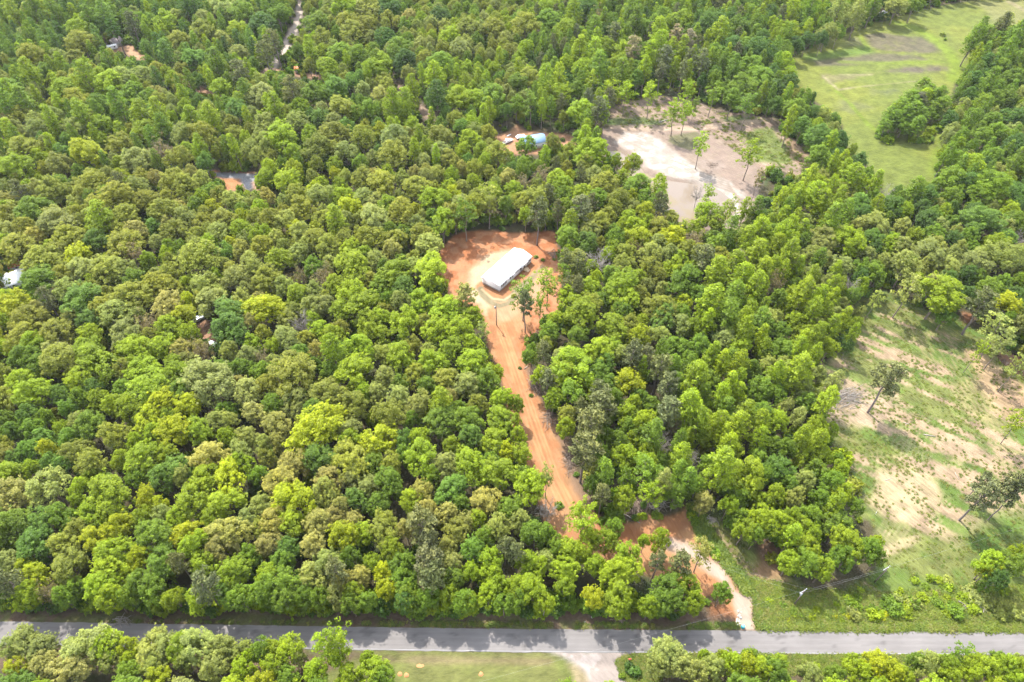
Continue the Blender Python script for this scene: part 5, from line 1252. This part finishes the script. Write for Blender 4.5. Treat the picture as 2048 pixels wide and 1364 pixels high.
# ------------------------------------------------------------------ vehicles
TYRE = plain("tyre_rubber", (0.025, 0.025, 0.025), 0.9)
RIM = plain("wheel_metal", (0.5, 0.5, 0.52), 0.35, 0.7)
LAMP = plain("lamp_lens", (0.75, 0.75, 0.72), 0.15)
TAIL = plain("tail_lamp_lens", (0.4, 0.02, 0.02), 0.2)
def car_paint(n, c): return plain(n, c, 0.25, 0.0, spec=0.6)
def wheels(o, xs, wy, rr=.34):
    for x in xs:
        for s in (-1, 1):
            w = MB(); w.tube([(x, s * wy - .11, rr), (x, s * wy - .09, rr), (x, s * wy + .09, rr), (x, s * wy + .11, rr)], [rr * .85, rr, rr, rr * .85], 14); q = w.build("wheel", TYRE, o)
            h = MB(); h.tube([(x, s * (wy + .112) - .01, rr), (x, s * (wy + .112) + .01, rr)], rr * .6, 10); h.build("rim", RIM, q)
def vehicle(name, label, u, v, ang, paint, style, cat):
    x, y = place(u, v); o = thing(name, label, cat, (x, y, hz(x, y) + .06), ang)
    L = 4.5 if style == 'car' else 5.5; hw = .9
    lo = [(-L / 2, .35), (L / 2, .35), (L / 2, .75), (L / 2 - .15, .92), (L * .2, 1.0)]
    if style == 'car': body = lo + [(L * .06, 1.42), (-L * .26, 1.45), (-L * .42, 1.02), (-L / 2, .95)]
    elif style == 'pickup': body = lo + [(L * .1, 1.62), (-L * .12, 1.66), (-L * .14, 1.0), (-L / 2, 1.0)]
    else: body = [(-L / 2, .5), (L / 2, .5), (L / 2, 2.4), (L / 2 - .2, 2.55), (-L / 2 + .2, 2.55), (-L / 2, 2.4)]
    m = MB()
    n = len(body)
    for (a, b) in ((-hw, hw),):
        m.prism(body, a, b, 'y')
    bd = m.build("body", paint, o)
    md = bd.modifiers.new("bevel", 'BEVEL'); md.width = .07; md.segments = 2; md.limit_method = 'ANGLE'
    if style == 'trailer':
        wheels(o, (-.5, .35), hw - .02)
        for xx in (-1.6, .9):
            m = MB(); m.box(xx, -hw - .02, 1.3, xx + .9, -hw - .003, 2.0); m.build("window", GLASS, o)
        m = MB(); m.box(-.4, hw + .003, .6, .3, hw + .02, 2.2); m.build("door", TRIM, o)
        m = MB(); m.tube([(L / 2, 0, .6), (L / 2 + 1.0, 0, .5)], .06, 6); m.build("tow_bar", GREYM, o)
        return o
    wheels(o, (L * .31, -L * .3), hw - .1)
    x0, x1 = (L * .06, L * .2) if style == 'car' else (L * .1, L * .2); zt = 1.42 if style == 'car' else 1.62
    m = MB(); e = .012
    m.add([(x1 + e - .04, -.74, 1.02), (x1 + e - .04, .74, 1.02), (x0 + e + .03, .68, zt - .05), (x0 + e + .03, -.68, zt - .05)], [(0, 1, 2, 3)]); m.build("windscreen", GLASS, o)
    xb = -L * .4 if style == 'car' else -L * .13
    for s in (-1, 1):
        m = MB(); y0, y1 = sorted((s * hw, s * (hw + .012)))
        m.box(max(xb, -L * .34), y0, 1.08, x0 - .02, y1, zt - .1); m.build("side_window", GLASS, o)
        m = MB(); m.box(L / 2 - .02, s * .62 - .17, .68, L / 2 + .02, s * .62 + .17, .82); m.build("headlight", LAMP, o)
        m = MB(); m.box(-L / 2 - .02, s * .68 - .12, .72, -L / 2 + .02, s * .68 + .12, .9); m.build("tail_light", TAIL, o)
    if style == 'pickup':
        m = MB(); m.box(-L / 2 + .12, -hw + .1, .992, -L * .155, hw - .1, 1.006); m.build("cargo_bed", DOORM, o)
    return o
WP_ = car_paint("white_car_paint", (0.78, 0.78, 0.79)); SP_ = car_paint("silver_car_paint", (0.45, 0.48, 0.52)); BP_ = car_paint("black_car_paint", (0.02, 0.02, 0.024))
vehicle("parked_car", "white car on dirt just above the pale blue metal roof", 1041, 276, 0.5, WP_, 'car', "car")
vehicle("parked_truck", "white pickup truck left of the pale blue metal roof", 1015, 285, 0.7, WP_, 'pickup', "pickup truck")
vehicle("parked_truck", "black pickup truck under trees near the left edge", 105, 620, 0.75, BP_, 'pickup', "pickup truck")
vehicle("parked_car", "silver car at the top of the small clay glade in the wood", 398, 640, 0.9, SP_, 'car', "car")
vehicle("parked_car", "white car on the left side of the small clay glade", 371, 662, 0.6, WP_, 'car', "car")
vehicle("camper_trailer", "grey-white camper trailer behind the small clay glade in the wood", 384, 622, 0.45, SP_, 'trailer', "camper trailer")
vehicle("parked_car", "white car at the foot of the small clay glade in the wood", 428, 692, -.5, WP_, 'car', "car")
vehicle("camper_trailer", "white trailer parked in front of the far grey shed", 226, 99, 0.55, WP_, 'trailer', "camper trailer")
vehicle("parked_car", "white car below the far grey shed at the yard's left end", 207, 106, 0.3, WP_, 'car', "car")
vehicle("parked_truck", "white pickup truck between dark trees right of the far shed", 297, 72, 0.2, WP_, 'pickup', "pickup truck")
vehicle("parked_truck", "white pickup truck among bushes beyond the hay field", 1766, 27, 0.1, WP_, 'pickup', "pickup truck")

# ------------------------------------------------------------------ small things
def brush_pile(u, v, rx, ry, n, ang, label, seed, mat=BRUSHWOOD, hgt=1.1, fan=1.2):
    r = np.random.default_rng(seed); x, y = place(u, v)
    m = MB()
    for k in range(n):
        a = ang + r.normal() * fan; L = (0.5 + 0.9 * r.random()) * max(rx, ry) * .9; q = np.array([r.normal() * rx * .42, r.normal() * ry * .42])
        d = math.exp(-((q[0] / rx) ** 2 + (q[1] / ry) ** 2) * 2)
        z = 0.05 + hgt * d * r.random()
        dx, dy, dz = math.cos(a) * L / 2, math.sin(a) * L / 2, r.normal() * .22
        rad = .03 + .09 * r.random() ** 2
        m.tube([(q[0] - dx, q[1] - dy, max(.02, z - dz)), (q[0] + r.normal() * .1, q[1] + r.normal() * .1, z + .06), (q[0] + dx, q[1] + dy, max(.02, z + dz))], [rad, rad * .8, rad * .4], 4)
    o = m.build("brush_pile", mat, loc=(x, y, hz(x, y))); return tag(o, label, "brush pile", "piles of cut branches")
brush_pile(1690, 795, 6.5, 4.5, 150, .25, "large fan-shaped heap of cut branches at the left of the cleared land", 1, DEADBARK, 1.2, .5)
brush_pile(1660, 790, 3.0, 2.2, 50, .9, "dark branch heap beneath trees left of the fan-shaped heap", 2)
brush_pile(1255, 1008, 6.0, 2.8, 150, .1, "long heap of brown branches under trees above the driveway bend", 3)
brush_pile(1313, 1010, 3.2, 2.8, 80, 1.9, "tangled grey branch heap right of the long brown heap", 4, DEADBARK, 1.6)
brush_pile(1068, 765, 1.8, 5.0, 70, 1.9, "line of dark branches along the driveway's edge halfway to the house", 5)
brush_pile(1098, 835, 1.6, 4.5, 60, 2.0, "branches and twigs along the driveway's edge below the dark line", 6)
brush_pile(1140, 925, 1.3, 4.5, 60, 2.0, "twiggy debris along the driveway's right edge near its bend", 7)
brush_pile(1075, 672, 2.6, 3.0, 60, 1.2, "branch heap at the foot of the trees below the house yard", 8)
brush_pile(1108, 510, 1.8, 3.5, 40, 1.5, "dark branch heap at the back right corner of the house yard", 9)
brush_pile(1945, 1212, 4.2, 1.7, 70, -.2, "grey dead branches in the thicket above the road", 10, DEADBARK, 1.0, .8)
brush_pile(1422, 1042, 2.0, 1.4, 60, .2, "pale dry spreading branches beside the grassy bank", 11, DEADBARK, .9, .9)
brush_pile(1328, 206, 4.0, 2.6, 50, .3, "root and branch heap on the brown ground behind the pond", 12)
brush_pile(1440, 225, 4.0, 2.0, 40, .1, "low slash heap under trees right of the brown ground", 13)
brush_pile(1425, 330, 3.0, 3.0, 50, 1.0, "dark root heap on the pale pond bank", 14, BRUSHWOOD, .5)
brush_pile(1240, 1240, 2.0, .8, 30, 0, "twigs lying on the shaded verge of the road", 15, BRUSHWOOD, .3)
brush_pile(245, 1243, 2.6, 1.2, 40, .3, "pale dead twigs on the verge at the left part of the road", 16, DEADBARK, .5)
brush_pile(1085, 1020, 2.2, 2.2, 40, .8, "grey branches under trees left of the driveway bend", 17, DEADBARK, .8)
brush_pile(1700, 985, 2.6, 1.0, 30, .1, "small pale twig heap on the lower cleared land", 18, DEADBARK, .3)
def log(p, q, rad, label, mat=DEADBARK, name="fallen_log", cat="log", group="fallen logs"):
    a = place(*p); b = place(*q); z0, z1 = hz(*a), hz(*b); m = MB()
    m.tube([(0, 0, rad * .8 + z0), ((b[0] - a[0]) * .5, (b[1] - a[1]) * .5, rad * .9 + (z0 + z1) / 2), (b[0] - a[0], b[1] - a[1], rad * .7 + z1)], [rad, rad * .9, rad * .6], 8)
    o = m.build(name, mat, loc=(a[0], a[1], 0)); return tag(o, label, cat, group)
log((1236, 1022), (1280, 1047), .16, "long grey log lying on grass above the driveway bend")
log((1847, 869), (1871, 873), .16, "short pale log in the middle of the cleared land")
log((1663, 1214), (1676, 1216), .2, "reddish brown log in rough grass above the road", BRUSHWOOD)
log((1806, 845), (1818, 849), .12, "pale broken branch below the lone pine's shadow")
log((1910, 945), (1918, 960), .08, "thin pale pole on the lower right of the cleared land")
log((1014, 273), (1022, 269), .25, "white pole lying on dirt above the pickup truck", TRIM)
log((1318, 245), (1336, 240), .3, "grey trunk lying on the brown ground behind the pond")
log((1048, 739), (1058, 731), .2, "thick dark log end at the driveway's edge", BRUSHWOOD)
log((1770, 962), (1782, 957), .1, "thin pale stick beside the lower straw patch")
def post(u, v, h, label):
    x, y = place(u, v); m = MB(); m.tube([(0, 0, -.3), (0, 0, h * .7), (0, 0, h)], [.07, .065, .05], 8)
    o = m.build("fence_post", TRIM, loc=(x, y, hz(x, y))); tag(o, label, "post")
post(1695, 1216, 1.5, "pale upright post in rough grass above the road")
post(1749, 960 + 70, 1.6, "pale stake at the left edge of the straw patch")
# riprap beside the driveway mouth
STONE = plain("pale_stone", (0.30, 0.285, 0.265), 0.9, noise=0.2, scale=2)
def stone(u, v, s, seed, label, group):
    r = np.random.default_rng(seed); bm = MB(); V = []; F = []
    n = 7
    for j, (zz, q) in enumerate(((-.3, .8), (.15, 1.0), (.55, .7), (.72, .25))):
        for k in range(n):
            a = 2 * math.pi * k / n; q2 = q * (.75 + .5 * r.random()); V.append((math.cos(a) * q2 * s, math.sin(a) * q2 * s * .8, zz * s))
    for j in range(3):
        for k in range(n): F.append((j * n + k, j * n + (k + 1) % n, (j + 1) * n + (k + 1) % n, (j + 1) * n + k))
    F.append(tuple(3 * n + k for k in range(n))); F.append(tuple(range(n))[::-1])
    bm.add(V, F); x, y = place(u, v); o = bm.build("stone", STONE, loc=(x, y, hz(x, y) + .05)); o.rotation_euler = (0, 0, seed)
    tag(o, label, "stone", group)
_sr = random.Random(3)
for k in range(16): stone(1478 + _sr.uniform(-5, 5), 1236 + _sr.uniform(-14, 14), _sr.uniform(.18, .42), k, "pale grey stone heaped left of the driveway mouth by the teal barrel", "stones left of the driveway mouth")
for k in range(12): stone(1511 + _sr.uniform(-4, 6), 1240 + _sr.uniform(-10, 8), _sr.uniform(.18, .4), 40 + k, "pale grey stone heaped right of the driveway mouth", "stones right of the driveway mouth")
for k in range(7): stone(1570 + _sr.uniform(-22, 22), 1196 + _sr.uniform(-6, 5), _sr.uniform(.2, .5), 70 + k, "pale stone scattered in grass near the crossarm pole", "stones near the crossarm pole")
stone(1184, 1234, .3, 90, "small white rock on the shaded verge above the road", None); stone(1170, 1243, .22, 91, "smaller white rock on the verge nearer the road", None)
# teal barrel
TEAL = plain("teal_plastic", (0.02, 0.26, 0.32), 0.4)
x, y = place(1485, 1255); bb = thing("barrel", "teal plastic barrel beside the driveway mouth at the road's edge", "barrel", (x, y, hz(x, y) + .05))
m = MB(); m.tube([(0, 0, 0), (0, 0, .04), (0, 0, .3), (0, 0, .34), (0, 0, .62), (0, 0, .66), (0, 0, .95), (0, 0, 1.0)], [.36, .42, .45, .43, .45, .43, .42, .36], 20); m.build("barrel_body", TEAL, bb, True)
m = MB(); m.tube([(0, 0, 1.002), (0, 0, 1.05)], [.40, .38], 20); m.build("lid", plain("pale_teal_lid", (0.10, 0.36, 0.42), 0.4), bb)
# mailbox
x, y = place(1259, 1321); mb = thing("mailbox", "rust-red mailbox on a post beside the gravel driveway", "mailbox", (x, y, hz(x, y)))
m = MB(); m.box(-.06, -.06, -.3, .06, .06, 1.0); m.build("post", STEPW, mb)
m = MB(); pr = [(-.17, 1.0), (.17, 1.0)] + [(.17 * math.cos(a), 1.22 + .17 * math.sin(a)) for a in np.linspace(0, math.pi, 9)]
m.prism(pr, -.35, .35, 'x'); m.build("box", plain("rust_red_paint", (0.33, 0.07, 0.045), 0.6), mb)
m = MB(); m.box(.36, -.1, 1.05, .375, .1, 1.3); m.build("door", TRIM, mb)
m = MB(); m.box(-.02, .19, 1.1, .02, .20, 1.5); m.box(-.02, .19, 1.42, .14, .20, 1.5); m.build("flag", TAIL, mb)
# clay mounds on the lawn
CLAY = plain("orange_clay", (0.33, 0.15, 0.065), 0.95, noise=0.2, scale=4)
for u, v, lb in ((800, 1348, "small orange clay mound on the lawn, left of a near pair"), (813, 1350, "small orange clay mound on the lawn, right of a near pair"), (962, 1349, "small orange clay mound standing alone on the lawn"), (840, 1332, "flat pale clay patch on the lawn near the road")):
    x, y = place(u, v); V = [(0, 0, .28)]; F = []; r = np.random.default_rng(int(u))
    for j, (q, zz) in enumerate(((.22, .24), (.42, .12), (.6, -.05))):
        for k in range(14): a = 2 * math.pi * k / 14; s = q * (.85 + .3 * r.random()) * (1.6 if 'flat' in lb else 1); V.append((math.cos(a) * s, math.sin(a) * s * (.6 if 'flat' in lb else 1), zz * (.4 if 'flat' in lb else 1)))
    if 'flat' in lb: V[0] = (0, 0, .11)
    for k in range(14): F.append((0, 1 + k, 1 + (k + 1) % 14))
    for j in range(2):
        for k in range(14): F.append((1 + j * 14 + k, 1 + (j + 1) * 14 + k, 1 + (j + 1) * 14 + (k + 1) % 14, 1 + j * 14 + (k + 1) % 14))
    me = mesh_from("clay_mound", V, F, [CLAY], smooth=True); o = bpy.data.objects.new("clay_mound", me); COL.objects.link(o); o.location = (x, y, hz(x, y) + .03); tag(o, lb, "clay mound")
# ------------------------------------------------------------------ the air itself: a faint haze between the camera and the far trees
hm = bpy.data.materials.new("thin_haze"); hm.use_nodes = True
_n = hm.node_tree; _n.nodes.remove(_n.nodes["Principled BSDF"])
_pv = _n.nodes.new("ShaderNodeVolumePrincipled")
_pv.inputs["Color"].default_value = (0.92, 0.96, 1.0, 1); _pv.inputs["Density"].default_value = 0.000035; _pv.inputs["Anisotropy"].default_value = 0.2
_n.links.new(_pv.outputs[0], _n.nodes["Material Output"].inputs["Volume"])
m = MB(); m.box(-2600, -1600, -4, 2600, 3600, 176)
hz_o = m.build("haze", hm); tag(hz_o, kind="stuff")
